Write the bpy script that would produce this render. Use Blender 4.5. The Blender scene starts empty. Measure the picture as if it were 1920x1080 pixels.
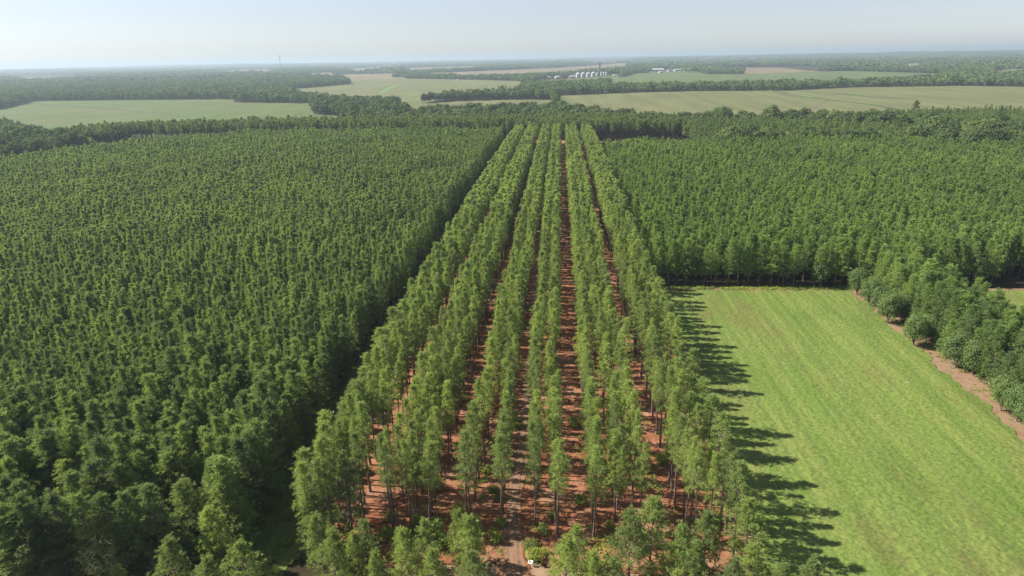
import bpy, math, random
import numpy as np
from mathutils import Matrix, Vector

sc = bpy.context.scene
COL = sc.collection
rng = np.random.default_rng(11)
random.seed(11)

# ------------------------------------------------------------------ camera maths (aerial view 70 m up, +Y runs along the tree rows)
F, EYE_H = 1280.0, 70.0
ROLL, PITCH, YAW = math.atan(36 / 1920), math.atan(432 / F), -0.0733
fw = np.array([math.sin(YAW) * math.cos(PITCH), math.cos(YAW) * math.cos(PITCH), -math.sin(PITCH)])
_r = np.array([math.cos(YAW), -math.sin(YAW), 0.0])
_u = np.cross(_r, fw)
rt = _r * math.cos(ROLL) - _u * math.sin(ROLL)
up = _u * math.cos(ROLL) + _r * math.sin(ROLL)


def at(px, py, z=0.0):
    """where the sight line through a point of the 1920 x 1080 photograph meets height z"""
    d = fw + rt * (px - 960) / F - up * (py - 540) / F
    t = (z - EYE_H) / d[2]
    return d[0] * t, d[1] * t


def proj(P):
    """N x 3 points -> photo x, y, depth"""
    v = P - np.array([0, 0, EYE_H])
    c = v @ fw
    c2 = np.where(c > 1, c, 1)
    return 960 + F * (v @ rt) / c2, 540 - F * (v @ up) / c2, c


def poly(*pts):
    return np.array([at(*p) for p in pts])


def inside(P, pg):
    x, y = P[:, 0], P[:, 1]
    res = np.zeros(len(P), bool)
    j = len(pg) - 1
    for i in range(len(pg)):
        xi, yi = pg[i]
        xj, yj = pg[j]
        if yi != yj:
            c = ((yi > y) != (yj > y)) & (x < (xj - xi) * (y - yi) / (yj - yi) + xi)
            res ^= c
        j = i
    return res


def in_frame(P, top, side=160, low=150):
    """keep what the frame could show with a margin for a step to the side"""
    A = np.column_stack([P, np.full(len(P), top)])
    x, y, c = proj(A)
    return (c > 5) & (x > -side) & (x < 1920 + side) & (y < 1080 + low)


# ------------------------------------------------------------------ materials
def new_mat(name):
    m = bpy.data.materials.new(name)
    m.use_nodes = True
    nt = m.node_tree
    nt.nodes.clear()
    out = nt.nodes.new('ShaderNodeOutputMaterial')
    return m, nt, out


def N(nt, kind, **kw):
    n = nt.nodes.new(kind)
    for k, v in kw.items():
        if k.startswith('i_'):
            key = k[2:]
            n.inputs[int(key) if key.isdigit() else key.replace('_', ' ')].default_value = v
        else:
            setattr(n, k, v)
    return n


def ramp(nt, fac, stops):
    r = nt.nodes.new('ShaderNodeValToRGB')
    e = r.color_ramp.elements
    e[0].position, e[0].color = stops[0][0], (*stops[0][1], 1)
    e[1].position, e[1].color = stops[-1][0], (*stops[-1][1], 1)
    for p, c in stops[1:-1]:
        q = e.new(p)
        q.color = (*c, 1)
    nt.links.new(fac, r.inputs[0])
    return r.outputs[0]


def mixc(nt, fac, a, b, mode='MIX'):
    m = N(nt, 'ShaderNodeMix', data_type='RGBA', blend_type=mode)
    for s, v in ((m.inputs[0], fac), (m.inputs[6], a), (m.inputs[7], b)):
        if hasattr(v, 'is_linked'):
            nt.links.new(v, s)
        elif isinstance(v, tuple):
            s.default_value = (*v, 1) if len(v) == 3 else v
        else:
            s.default_value = v
    return m.outputs[2]


LEAF = 1.92


def foliage(name, c_dark, c_mid, c_light, trans=0.3, scale=0.012, rough=0.7, spec=0.12):
    """leaf colour: each plant its own shade, and stands shift slowly over the land"""
    m, nt, out = new_mat(name)
    L = nt.links
    c_dark, c_mid, c_light = ((c[0] * LEAF * 1.1, c[1] * LEAF, c[2] * LEAF * 0.88) for c in (c_dark, c_mid, c_light))
    oi = N(nt, 'ShaderNodeObjectInfo')
    nz = N(nt, 'ShaderNodeTexNoise', i_Scale=scale, i_Detail=3.0, i_Roughness=0.6)
    L.new(oi.outputs['Location'], nz.inputs['Vector'])
    a = N(nt, 'ShaderNodeMath', operation='MULTIPLY_ADD', i_1=0.8, i_2=-0.4)
    L.new(oi.outputs['Random'], a.inputs[0])
    b = N(nt, 'ShaderNodeMath', operation='ADD', use_clamp=True)
    L.new(a.outputs[0], b.inputs[0])
    L.new(nz.outputs[0], b.inputs[1])
    col = ramp(nt, b.outputs[0], [(0.15, c_dark), (0.5, c_mid), (0.85, c_light)])
    tc = N(nt, 'ShaderNodeTexCoord')
    n2 = N(nt, 'ShaderNodeTexNoise', i_Scale=0.9, i_Detail=2.0)
    L.new(tc.outputs['Object'], n2.inputs['Vector'])
    col = mixc(nt, 0.55, col, ramp(nt, n2.outputs[0], [(0.3, (0.8, 0.82, 0.78)), (0.7, (1.2, 1.17, 1.12))]), 'MULTIPLY')
    bs = N(nt, 'ShaderNodeBsdfPrincipled', i_Roughness=rough)
    bs.inputs['Specular IOR Level'].default_value = spec
    tr = N(nt, 'ShaderNodeBsdfTranslucent')
    mx = N(nt, 'ShaderNodeMixShader', i_0=trans)
    L.new(col, bs.inputs['Base Color'])
    tcol = mixc(nt, 1.0, col, (1.25, 1.3, 0.7), 'MULTIPLY')
    L.new(tcol, tr.inputs['Color'])
    L.new(bs.outputs[0], mx.inputs[1])
    L.new(tr.outputs[0], mx.inputs[2])
    L.new(mx.outputs[0], out.inputs[0])
    return m


def plain(name, col, rough=0.7, metal=0.0, nscale=2.0, amount=0.25, spec=0.3):
    m, nt, out = new_mat(name)
    tc = N(nt, 'ShaderNodeTexCoord')
    nz = N(nt, 'ShaderNodeTexNoise', i_Scale=nscale, i_Detail=5.0)
    nt.links.new(tc.outputs['Object'], nz.inputs['Vector'])
    lo = tuple(c * (1 - amount) for c in col)
    hi = tuple(min(1, c * (1 + amount)) for c in col)
    c = ramp(nt, nz.outputs[0], [(0.3, lo), (0.7, hi)])
    bs = N(nt, 'ShaderNodeBsdfPrincipled', i_Roughness=rough, i_Metallic=metal)
    bs.inputs['Specular IOR Level'].default_value = spec
    nt.links.new(c, bs.inputs['Base Color'])
    nt.links.new(bs.outputs[0], out.inputs[0])
    return m


def stretched(nt, sx, sy, sz=1.0, rot=0.0):
    tc = N(nt, 'ShaderNodeTexCoord')
    mp = N(nt, 'ShaderNodeMapping')
    mp.inputs['Scale'].default_value = (sx, sy, sz)
    mp.inputs['Rotation'].default_value = (0, 0, rot)
    nt.links.new(tc.outputs['Object'], mp.inputs['Vector'])
    return mp.outputs[0]


def noise(nt, vec, scale, detail=4.0, rough=0.55):
    n = N(nt, 'ShaderNodeTexNoise', i_Scale=scale, i_Detail=detail, i_Roughness=rough)
    nt.links.new(vec, n.inputs['Vector'])
    return n.outputs[0]


GAIN = 0.36


def soil_shader(nt, out, col, bump_src=None, bump=0.6, dist=0.15, rough=0.95):
    bs = N(nt, 'ShaderNodeBsdfPrincipled', i_Roughness=rough)
    bs.inputs['Specular IOR Level'].default_value = 0.1
    col = mixc(nt, 1.0, col, (GAIN, GAIN, GAIN), 'MULTIPLY')
    nt.links.new(col, bs.inputs['Base Color'])
    if bump_src is not None:
        bp = N(nt, 'ShaderNodeBump', i_Strength=bump, i_Distance=dist)
        nt.links.new(bump_src, bp.inputs['Height'])
        nt.links.new(bp.outputs[0], bs.inputs['Normal'])
    nt.links.new(bs.outputs[0], out.inputs[0])


def mat_ground():
    m, nt, out = new_mat('forest_floor')
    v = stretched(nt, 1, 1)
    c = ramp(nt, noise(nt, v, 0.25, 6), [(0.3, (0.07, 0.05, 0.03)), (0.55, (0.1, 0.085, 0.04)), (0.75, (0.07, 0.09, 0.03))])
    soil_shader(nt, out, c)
    return m


def mat_straw():
    m, nt, out = new_mat('red_pine_straw')
    v = stretched(nt, 1, 1)
    vs = stretched(nt, 1.0, 0.16)
    c = ramp(nt, noise(nt, v, 0.16, 6, 0.65), [(0.28, (0.44, 0.155, 0.078)), (0.45, (0.6, 0.255, 0.138)), (0.58, (0.7, 0.36, 0.215)), (0.75, (0.74, 0.5, 0.32))])
    c = mixc(nt, 0.7, c, ramp(nt, noise(nt, vs, 1.6, 4), [(0.3, (0.72, 0.68, 0.66)), (0.65, (1.18, 1.15, 1.1))]), 'MULTIPLY')
    g = ramp(nt, noise(nt, v, 0.33, 5, 0.7), [(0.6, (0, 0, 0)), (0.74, (1, 1, 1))])
    c = mixc(nt, g, c, (0.13, 0.16, 0.045))
    soil_shader(nt, out, c, noise(nt, v, 2.2, 6, 0.7), 0.8, 0.3)
    return m


def mat_track():
    m, nt, out = new_mat('rutted_dirt')
    tc = N(nt, 'ShaderNodeTexCoord')
    sx = N(nt, 'ShaderNodeSeparateXYZ')
    nt.links.new(tc.outputs['UV'], sx.inputs[0])
    v = stretched(nt, 1, 0.3)
    n1 = noise(nt, v, 0.8, 5)
    ad = N(nt, 'ShaderNodeMath', operation='MULTIPLY_ADD', i_1=0.16, i_2=-0.08)
    nt.links.new(n1, ad.inputs[0])
    sm = N(nt, 'ShaderNodeMath', operation='ADD')
    nt.links.new(sx.outputs[0], sm.inputs[0])
    nt.links.new(ad.outputs[0], sm.inputs[1])
    red, tan, dk = (0.5, 0.22, 0.115), (0.56, 0.35, 0.23), (0.38, 0.24, 0.17)
    c = ramp(nt, sm.outputs[0], [(0.02, red), (0.16, tan), (0.27, dk), (0.36, tan), (0.5, (0.54, 0.32, 0.2)), (0.64, tan), (0.73, dk), (0.84, tan), (0.98, red)])
    c = mixc(nt, 0.6, c, ramp(nt, noise(nt, stretched(nt, 1, 1), 1.3, 6, 0.7), [(0.3, (0.7, 0.66, 0.62)), (0.7, (1.2, 1.2, 1.2))]), 'MULTIPLY')
    soil_shader(nt, out, c, noise(nt, v, 2.5, 6), 0.6, 0.15)
    return m


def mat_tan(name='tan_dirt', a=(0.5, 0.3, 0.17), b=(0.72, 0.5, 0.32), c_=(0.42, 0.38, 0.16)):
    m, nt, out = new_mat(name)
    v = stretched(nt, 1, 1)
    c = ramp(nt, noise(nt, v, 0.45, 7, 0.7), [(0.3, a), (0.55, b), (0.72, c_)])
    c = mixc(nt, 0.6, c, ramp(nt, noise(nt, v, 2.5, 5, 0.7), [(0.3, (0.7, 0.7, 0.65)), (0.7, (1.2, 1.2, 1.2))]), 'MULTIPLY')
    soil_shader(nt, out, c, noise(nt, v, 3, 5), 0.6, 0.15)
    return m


def mat_grass(name, dull=1.0):
    m, nt, out = new_mat(name)
    vs = stretched(nt, 0.16, 0.022, rot=0.03)
    v = stretched(nt, 1, 1)
    c = ramp(nt, noise(nt, vs, 1.0, 5, 0.6), [(0.3, (0.25, 0.375, 0.075)), (0.46, (0.305, 0.425, 0.1)), (0.56, (0.345, 0.435, 0.115)), (0.66, (0.27, 0.42, 0.085)), (0.8, (0.39, 0.42, 0.13))])
    mw = noise(nt, stretched(nt, 0.7, 0.01, rot=0.02), 1.0, 3, 0.5)
    c = mixc(nt, 0.75, c, ramp(nt, mw, [(0.4, (0.84, 0.87, 0.84)), (0.5, (1, 1, 1)), (0.6, (1.15, 1.12, 1.08))]), 'MULTIPLY')
    b = ramp(nt, noise(nt, stretched(nt, 0.1, 0.03), 1.0, 6, 0.72), [(0.52, (0, 0, 0)), (0.72, (0.7, 0.7, 0.7))])
    c = mixc(nt, b, c, (0.3, 0.24, 0.1))
    g = ramp(nt, noise(nt, stretched(nt, 0.06, 0.03), 1.0, 5, 0.7), [(0.56, (0, 0, 0)), (0.72, (0.6, 0.6, 0.6))])
    c = mixc(nt, g, c, (0.17, 0.3, 0.06))
    c = mixc(nt, 0.8, c, ramp(nt, noise(nt, v, 1.7, 4, 0.75), [(0.34, (0.5, 0.56, 0.48)), (0.5, (1, 1, 1)), (0.66, (1.32, 1.26, 1.15))]), 'MULTIPLY')
    sp = N(nt, 'ShaderNodeTexVoronoi', i_Scale=0.42)
    nt.links.new(v, sp.inputs['Vector'])
    c = mixc(nt, ramp(nt, sp.outputs['Distance'], [(0.02, (0.5, 0.5, 0.5)), (0.14, (0, 0, 0))]), c, (0.38, 0.27, 0.14))
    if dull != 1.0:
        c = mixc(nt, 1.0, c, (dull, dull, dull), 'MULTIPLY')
    soil_shader(nt, out, c, noise(nt, v, 2.6, 5, 0.75), 0.5, 0.25, 0.8)
    return m


def mat_crop(name, a, b, rowdir, rowscale, tint=(0.35, 0.3, 0.16)):
    m, nt, out = new_mat(name)
    v = stretched(nt, 1, 1)
    c = ramp(nt, noise(nt, v, 0.006, 6, 0.6), [(0.3, a), (0.7, b)])
    t = ramp(nt, noise(nt, stretched(nt, 0.25, 1), 0.009, 5, 0.65), [(0.52, (0, 0, 0)), (0.72, (0.8, 0.8, 0.8))])
    c = mixc(nt, t, c, tint)
    wv = stretched(nt, rowscale, 0.004, rot=rowdir)
    c = mixc(nt, 0.7, c, ramp(nt, noise(nt, wv, 1.0, 3, 0.5), [(0.38, (0.8, 0.83, 0.78)), (0.62, (1.15, 1.12, 1.08))]), 'MULTIPLY')
    soil_shader(nt, out, c)
    return m


M = {}
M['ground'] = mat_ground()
M['straw'] = mat_straw()
M['track'] = mat_track()
M['tan'] = mat_tan()
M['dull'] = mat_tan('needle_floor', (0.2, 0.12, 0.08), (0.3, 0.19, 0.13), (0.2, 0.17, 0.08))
M['redsoil'] = mat_tan('red_edge_soil', (0.42, 0.22, 0.125), (0.62, 0.42, 0.27), (0.34, 0.33, 0.13))
M['grass'] = mat_grass('pasture_grass')
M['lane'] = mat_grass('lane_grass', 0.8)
M['crop_green'] = mat_crop('soy_crop', (0.2, 0.285, 0.095), (0.245, 0.31, 0.115), 0.9, 0.05)
M['crop_pale'] = mat_crop('pale_crop', (0.275, 0.315, 0.13), (0.33, 0.345, 0.16), -0.5, 0.045, (0.4, 0.33, 0.19))
M['crop_tan'] = mat_crop('ripe_crop', (0.38, 0.31, 0.18), (0.46, 0.36, 0.22), 0.3, 0.03, (0.44, 0.33, 0.2))
M['bright_grass'] = plain('bright_ditch_grass', (0.085, 0.165, 0.03), 0.9, nscale=0.05)
M['ditch'] = plain('ditch_growth', (0.036, 0.066, 0.022), 0.9, nscale=0.05)
M['bare'] = plain('bare_soil', (0.12, 0.085, 0.055), 0.95, nscale=0.05)
M['pine_row'] = foliage('thinned_pine_needles', (0.09, 0.125, 0.058), (0.114, 0.16, 0.062), (0.146, 0.196, 0.07), 0.42)
M['pine_block'] = foliage('plantation_needles', (0.064, 0.094, 0.05), (0.084, 0.125, 0.056), (0.112, 0.158, 0.064), 0.42)
M['pine_block_b'] = foliage('bright_plantation_needles', (0.066, 0.105, 0.045), (0.088, 0.14, 0.05), (0.118, 0.174, 0.058), 0.4)
M['pine_far'] = foliage('far_pine_needles', (0.066, 0.092, 0.046), (0.08, 0.112, 0.05), (0.1, 0.136, 0.054), 0.35)
M['broad'] = foliage('broadleaf_leaves', (0.027, 0.043, 0.019), (0.036, 0.057, 0.022), (0.05, 0.076, 0.028), 0.14, 0.02, 0.8, 0.06)
M['broad_far'] = foliage('distant_leaves', (0.032, 0.055, 0.026), (0.042, 0.07, 0.028), (0.055, 0.085, 0.032), 0.12, 0.004, 0.85, 0.04)
M['oak'] = foliage('oak_leaves', (0.04, 0.066, 0.028), (0.052, 0.084, 0.032), (0.066, 0.1, 0.036), 0.18, 0.05, 0.8, 0.06)
M['lime'] = foliage('yellow_green_leaves', (0.1, 0.14, 0.035), (0.13, 0.175, 0.042), (0.17, 0.2, 0.055), 0.3, 0.05)
M['silver'] = foliage('silvery_leaves', (0.16, 0.185, 0.09), (0.22, 0.24, 0.13), (0.27, 0.29, 0.16), 0.15, 0.05, 0.6, 0.12)
M['shrub'] = foliage('shrub_leaves', (0.06, 0.095, 0.026), (0.09, 0.135, 0.032), (0.14, 0.18, 0.04), 0.3, 0.09, 0.8, 0.06)
M['bark'] = plain('pine_bark', (0.135, 0.095, 0.075), 0.9, nscale=1.5, amount=0.4)
M['bark_grey'] = plain('grey_bark', (0.16, 0.14, 0.12), 0.9, nscale=1.5, amount=0.4)
M['dead'] = plain('bare_branch', (0.3, 0.26, 0.22), 0.9)
M['steel'] = plain('galvanised_steel', (0.4, 0.41, 0.43), 0.5, 0.1, 0.3, 0.12)
M['steel_dark'] = plain('weathered_steel', (0.18, 0.185, 0.2), 0.6, 0.3, 0.3, 0.15)
M['white'] = plain('white_paint', (0.42, 0.42, 0.42), 0.6, nscale=0.2, amount=0.05)
M['pale_wall'] = plain('pale_metal_wall', (0.36, 0.36, 0.4), 0.6, nscale=0.2, amount=0.08)
M['green_wall'] = plain('pale_green_wall', (0.3, 0.36, 0.33), 0.6, nscale=0.2, amount=0.08)
M['red_wall'] = plain('rusty_red_wall', (0.22, 0.11, 0.09), 0.8, nscale=0.2, amount=0.15)
M['opening'] = plain('dark_opening', (0.03, 0.03, 0.04), 0.8)
M['sign_white'] = plain('sign_paint', (0.8, 0.8, 0.8), 0.6, nscale=0.2, amount=0.03)
M['ink'] = plain('black_print', (0.03, 0.03, 0.035), 0.6)
M['red'] = plain('red_post_paint', (0.5, 0.05, 0.04), 0.6)
M['wood'] = plain('grey_post_wood', (0.26, 0.2, 0.15), 0.9)


# ------------------------------------------------------------------ mesh helpers
class MB:
    """collects vertices and faces of one mesh"""

    def __init__(s):
        s.v, s.f, s.m, s.n = [], [], [], 0

    def add(s, V, Fc, mi=0):
        V = np.asarray(V, float).reshape(-1, 3)
        s.v.append(V)
        s.f += [tuple(int(i) + s.n for i in f) for f in Fc]
        s.m += [mi] * len(Fc)
        s.n += len(V)

    def quads(s, Q, mi=0):
        """Q: n x 4 x 3"""
        n = len(Q)
        if n == 0:
            return
        s.v.append(Q.reshape(-1, 3))
        b = s.n
        s.f += [(b + 4 * i, b + 4 * i + 1, b + 4 * i + 2, b + 4 * i + 3) for i in range(n)]
        s.m += [mi] * n
        s.n += 4 * n

    def tube(s, pts, rad, k=6, mi=0, cap=True):
        pts = [np.array(p, float) for p in pts]
        rings = []
        for i, p in enumerate(pts):
            d = pts[min(i + 1, len(pts) - 1)] - pts[max(i - 1, 0)]
            d = d / (np.linalg.norm(d) + 1e-9)
            a = np.cross(d, [0, 0, 1.0]) if abs(d[2]) < 0.95 else np.cross(d, [1.0, 0, 0])
            a /= np.linalg.norm(a)
            b = np.cross(d, a)
            t = np.arange(k) * 2 * math.pi / k
            rings.append(p + rad[i] * (np.outer(np.cos(t), a) + np.outer(np.sin(t), b)))
        V = np.vstack(rings)
        Fc = []
        for i in range(len(pts) - 1):
            for j in range(k):
                Fc.append((i * k + j, i * k + (j + 1) % k, (i + 1) * k + (j + 1) % k, (i + 1) * k + j))
        if cap:
            Fc.append(tuple(range(k))[::-1])
            Fc.append(tuple((len(pts) - 1) * k + j for j in range(k)))
        s.add(V, Fc, mi)

    def box(s, lo, hi, mi=0):
        x0, y0, z0 = lo
        x1, y1, z1 = hi
        V = [(x0, y0, z0), (x1, y0, z0), (x1, y1, z0), (x0, y1, z0), (x0, y0, z1), (x1, y0, z1), (x1, y1, z1), (x0, y1, z1)]
        s.add(V, [(3, 2, 1, 0), (4, 5, 6, 7), (0, 1, 5, 4), (1, 2, 6, 5), (2, 3, 7, 6), (3, 0, 4, 7)], mi)

    def mesh(s, name, mats):
        me = bpy.data.meshes.new(name)
        V = np.vstack(s.v) if s.v else np.zeros((0, 3))
        me.from_pydata(V.tolist(), [], s.f)
        for m in mats:
            me.materials.append(m)
        if len(mats) > 1:
            me.polygons.foreach_set('material_index', np.array(s.m, np.int32))
        me.update()
        return me


def tag(o, label=None, cat=None, group=None, kind=None):
    if label:
        o['label'] = label
    if cat:
        o['category'] = cat
    if group:
        o['group'] = group
    if kind:
        o['kind'] = kind
    return o


def put(name, me, parent=None, loc=None, rot=None):
    o = bpy.data.objects.new(name, me)
    COL.objects.link(o)
    if parent is not None:
        o.parent = parent
    if loc is not None:
        o.location = loc
    if rot is not None:
        o.rotation_euler = rot
    return o


def empty(name, loc=(0, 0, 0), rz=0.0):
    o = bpy.data.objects.new(name, None)
    COL.objects.link(o)
    o.location = loc
    o.rotation_euler = (0, 0, rz)
    o.empty_display_size = 0.5
    return o


def unit(v):
    return v / (np.linalg.norm(v, axis=-1, keepdims=True) + 1e-9)


def blades(P, D, l, w, r):
    """diamond needle sprays: base P, direction D, length l, width w"""
    n = len(P)
    D = unit(D)
    S = unit(np.cross(D, r.normal(size=(n, 3))))
    l = l * r.uniform(0.7, 1.3, (n, 1))
    w = w * r.uniform(0.7, 1.3, (n, 1))
    Q = np.empty((n, 4, 3))
    Q[:, 0] = P
    Q[:, 1] = P + D * l * 0.55 + S * w * 0.5
    Q[:, 2] = P + D * l
    Q[:, 3] = P + D * l * 0.55 - S * w * 0.5
    return Q


def pine_geo(seed, h, cb, R, whorls, tufts, nb, bl, bw, limbs=True, stubs=0, low=0.55, skip=0.12, wob=1.0, expo=0.66):
    """trunk+limbs builder and crown builder of one pine"""
    r = np.random.default_rng(seed)
    T, Cn = MB(), MB()
    lean = r.normal(0, 0.012 * h, 2)
    bend = r.normal(0, 0.1, 2)

    def axis(z):
        t = z / h
        return np.array([lean[0] * t + bend[0] * math.sin(3 * t), lean[1] * t + bend[1] * math.sin(3 * t), z])
    zs = np.linspace(-0.15, h * 0.985, 7 if limbs else 4)
    r0 = 0.011 * h
    T.tube([axis(z) for z in zs], [r0 * max(0.1, 1 - 0.9 * max(z, 0) / h) * (1.25 if z < 0.1 else 1) for z in zs], 7 if limbs else 5)
    allP, allD = [], []
    a0 = r.uniform(0, 6.28)
    side = r.uniform(0, 6.28)
    for i in range(whorls):
        t = (i + r.uniform(-0.25, 0.25)) / (whorls - 1)
        t = min(max(t, 0), 1)
        z = cb + (h - cb) * t * 0.97
        prof = (1 - t) ** expo * (low + (1 - low) * min(1, t / 0.3)) + 0.05
        n = 4 if r.random() < 0.5 else 5
        for k in range(n):
            if r.random() < skip and t < 0.85:
                continue
            a0 += 2.4 + r.normal(0, 0.25)
            L = R * prof * r.uniform(0.72, 1.2) * (1 + 0.18 * math.cos(a0 - side))
            el = (0.05 + 0.95 * t + r.normal(0, 0.16)) * wob
            d = np.array([math.cos(a0) * math.cos(el), math.sin(a0) * math.cos(el), math.sin(el)])
            b = axis(z)
            if limbs:
                T.tube([b, b + d * L * 0.5 + [0, 0, -0.03 * L], b + d * L * 0.92], [0.02 + 0.012 * L, 0.012 + 0.008 * L, 0.008], 3, cap=False)
            nt_ = max(2, int(tufts * (0.45 + 0.55 * prof)))
            ss = r.uniform(0.22, 1.0, nt_) ** 0.75
            c = b + np.outer(ss * L, d) + r.normal(0, 0.11 + 0.05 * R, (nt_, 3))
            c = np.repeat(c, nb, axis=0)
            D = 0.75 * d + np.array([0, 0, 0.45]) + r.normal(0, 0.62, (len(c), 3))
            allP.append(c)
            allD.append(D)
    # leader
    c = axis(h * 0.97) + r.normal(0, 0.12, (nb * 3, 3))
    allP.append(c)
    allD.append(np.array([0, 0, 1.0]) + r.normal(0, 0.45, (len(c), 3)))
    P, D = np.vstack(allP), np.vstack(allD)
    Cn.quads(blades(P, D, bl, bw, r))
    for k in range(stubs):
        z = r.uniform(0.3, 0.98) * cb
        a = r.uniform(0, 6.28)
        L = r.uniform(0.5, 1.6)
        b = axis(z)
        e = b + np.array([math.cos(a) * L, math.sin(a) * L, r.uniform(-0.2, 0.5) * L])
        T.tube([b, e], [0.025, 0.008], 3, cap=False)
    return T, Cn


def leaf_quads(P, Nn, size, r):
    n = len(P)
    Nn = unit(Nn)
    A = unit(np.cross(Nn, r.normal(size=(n, 3))))
    B = np.cross(Nn, A)
    s = size * r.uniform(0.65, 1.35, (n, 1)) * 0.5
    Q = np.empty((n, 4, 3))
    Q[:, 0] = P - A * s
    Q[:, 1] = P - B * s * 0.75
    Q[:, 2] = P + A * s
    Q[:, 3] = P + B * s * 0.75
    return Q


def broad_geo(seed, h, R, cb, lobes, per, size, limbs=True, trunk=True):
    """rounded broadleaf tree made of leaf clumps on limbs"""
    r = np.random.default_rng(seed)
    T, Cn = MB(), MB()
    cz = (h + cb) / 2
    hz = (h - cb) / 2
    if trunk:
        tr = 0.016 * h + 0.05
        T.tube([(0, 0, -0.2), (0, 0, cb), (r.normal(0, .06), r.normal(0, .06), cz + hz * .4)], [tr * 1.3, tr, tr * 0.3], 7 if limbs else 4)
    for i in range(lobes):
        t = (i + 0.5) / lobes
        zc = math.cos(math.acos(1 - 1.75 * t))
        a = i * 2.399 + r.normal(0, 0.3)
        q = math.sqrt(max(0, 1 - zc * zc))
        k = r.uniform(0.5, 0.78)
        c = np.array([q * math.cos(a) * R * k, q * math.sin(a) * R * k, cz + zc * hz * k])
        rl = R * r.uniform(0.34, 0.52)
        if limbs and trunk:
            T.tube([(0, 0, cb + r.uniform(0, 0.3) * hz), c * [0.5, 0.5, 1] - [0, 0, 0.15 * hz], c], [0.09, 0.06, 0.02], 4, cap=False)
        d = unit(r.normal(size=(per, 3)) + [0, 0, 0.25])
        rad = rl * r.uniform(0.72, 1.08, (per, 1))
        P = c + d * rad * [1, 1, 0.85]
        Cn.quads(leaf_quads(P, d + [0, 0, 0.2] + r.normal(0, 0.3, (per, 3)), size, r))
    return T, Cn


# source meshes -----------------------------------------------------------------
def sep(name, geo, mat_t, mat_c):
    T, Cn = geo
    return T.mesh(name + '_trunk', [mat_t]), Cn.mesh(name + '_crown', [mat_c])


LIB = bpy.data.collections.new  # collections that only feed instancers; never linked to the scene


def library(name, geos, mat_t, mat_c):
    c = LIB(name)
    for i, (T, Cn) in enumerate(geos):
        b = MB()
        b.v, b.f, b.m, b.n = list(T.v), list(T.f), [0] * len(T.f), T.n
        off = b.n
        b.v += Cn.v
        b.f += [tuple(x + off for x in f) for f in Cn.f]
        b.m += [1] * len(Cn.f)
        me = b.mesh('%s_%d' % (name, i), [mat_t, mat_c])
        o = bpy.data.objects.new('%s_source_%02d' % (name, i), me)
        c.objects.link(o)
    return c


def gn_scatter(name, P, scl, var, coll, seed=0, tilt=0.03):
    """one stuff object: copies of the library meshes at the points"""
    r = np.random.default_rng(seed + 77)
    n = len(P)
    me = bpy.data.meshes.new(name)
    me.vertices.add(n)
    me.vertices.foreach_set('co', np.asarray(P, np.float32).ravel())
    a = me.attributes.new('scl', 'FLOAT_VECTOR', 'POINT')
    a.data.foreach_set('vector', np.asarray(scl, np.float32).ravel())
    a = me.attributes.new('rot', 'FLOAT_VECTOR', 'POINT')
    R = np.column_stack([r.normal(0, tilt, n), r.normal(0, tilt, n), r.uniform(0, 6.283, n)])
    a.data.foreach_set('vector', R.astype(np.float32).ravel())
    a = me.attributes.new('pick', 'INT', 'POINT')
    a.data.foreach_set('value', np.asarray(var, np.int32))
    me.update()
    o = put(name, me)
    g = bpy.data.node_groups.new(name + '_nodes', 'GeometryNodeTree')
    g.interface.new_socket('Geometry', in_out='INPUT', socket_type='NodeSocketGeometry')
    g.interface.new_socket('Geometry', in_out='OUTPUT', socket_type='NodeSocketGeometry')
    gi, go = g.nodes.new('NodeGroupInput'), g.nodes.new('NodeGroupOutput')
    ip = g.nodes.new('GeometryNodeInstanceOnPoints')
    ci = g.nodes.new('GeometryNodeCollectionInfo')
    ci.inputs['Collection'].default_value = coll
    ci.inputs['Separate Children'].default_value = True
    ci.inputs['Reset Children'].default_value = True

    def attr(nm, dt):
        q = g.nodes.new('GeometryNodeInputNamedAttribute')
        q.data_type = dt
        q.inputs['Name'].default_value = nm
        return q.outputs['Attribute']
    g.links.new(gi.outputs[0], ip.inputs['Points'])
    g.links.new(ci.outputs[0], ip.inputs['Instance'])
    ip.inputs['Pick Instance'].default_value = True
    g.links.new(attr('pick', 'INT'), ip.inputs['Instance Index'])
    e2r = g.nodes.new('FunctionNodeEulerToRotation')
    g.links.new(attr('rot', 'FLOAT_VECTOR'), e2r.inputs[0])
    g.links.new(e2r.outputs[0], ip.inputs['Rotation'])
    g.links.new(attr('scl', 'FLOAT_VECTOR'), ip.inputs['Scale'])
    g.links.new(ip.outputs[0], go.inputs[0])
    md = o.modifiers.new('scatter', 'NODES')
    md.node_group = g
    return o


# near sets: separate trunk and crown meshes
ROWV = [sep('row_pine', pine_geo(100 + i, 15.5 + 0.25 * (i % 4), 7.4 + 0.5 * (i % 3), (1.42, 1.8, 1.58, 1.95)[i % 4], 16, 8, 14, 0.46, 0.05, True, 8, skip=0.28, expo=(0.6, 0.75, 0.9)[i % 3]), M['bark'], M['pine_row']) for i in range(8)]
BLKV = [sep('block_pine', pine_geo(200 + i, 14.0 + 0.3 * (i % 3), 3.6 + 0.6 * (i % 2), (1.8, 2.3, 2.05)[i % 3], 18, 9, 15, 0.46, 0.06, True, 3, low=0.7, expo=(0.68, 0.8, 0.95)[i % 3]), M['bark'], M['pine_block']) for i in range(7)]
BLBV = [sep('bright_block_pine', pine_geo(230 + i, 13.5 + 0.3 * (i % 3), 3.4 + 0.5 * (i % 2), 2.3 + 0.2 * (i % 3), 17, 9, 13, 0.5, 0.07, True, 2), M['bark'], M['pine_block_b']) for i in range(5)]
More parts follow.
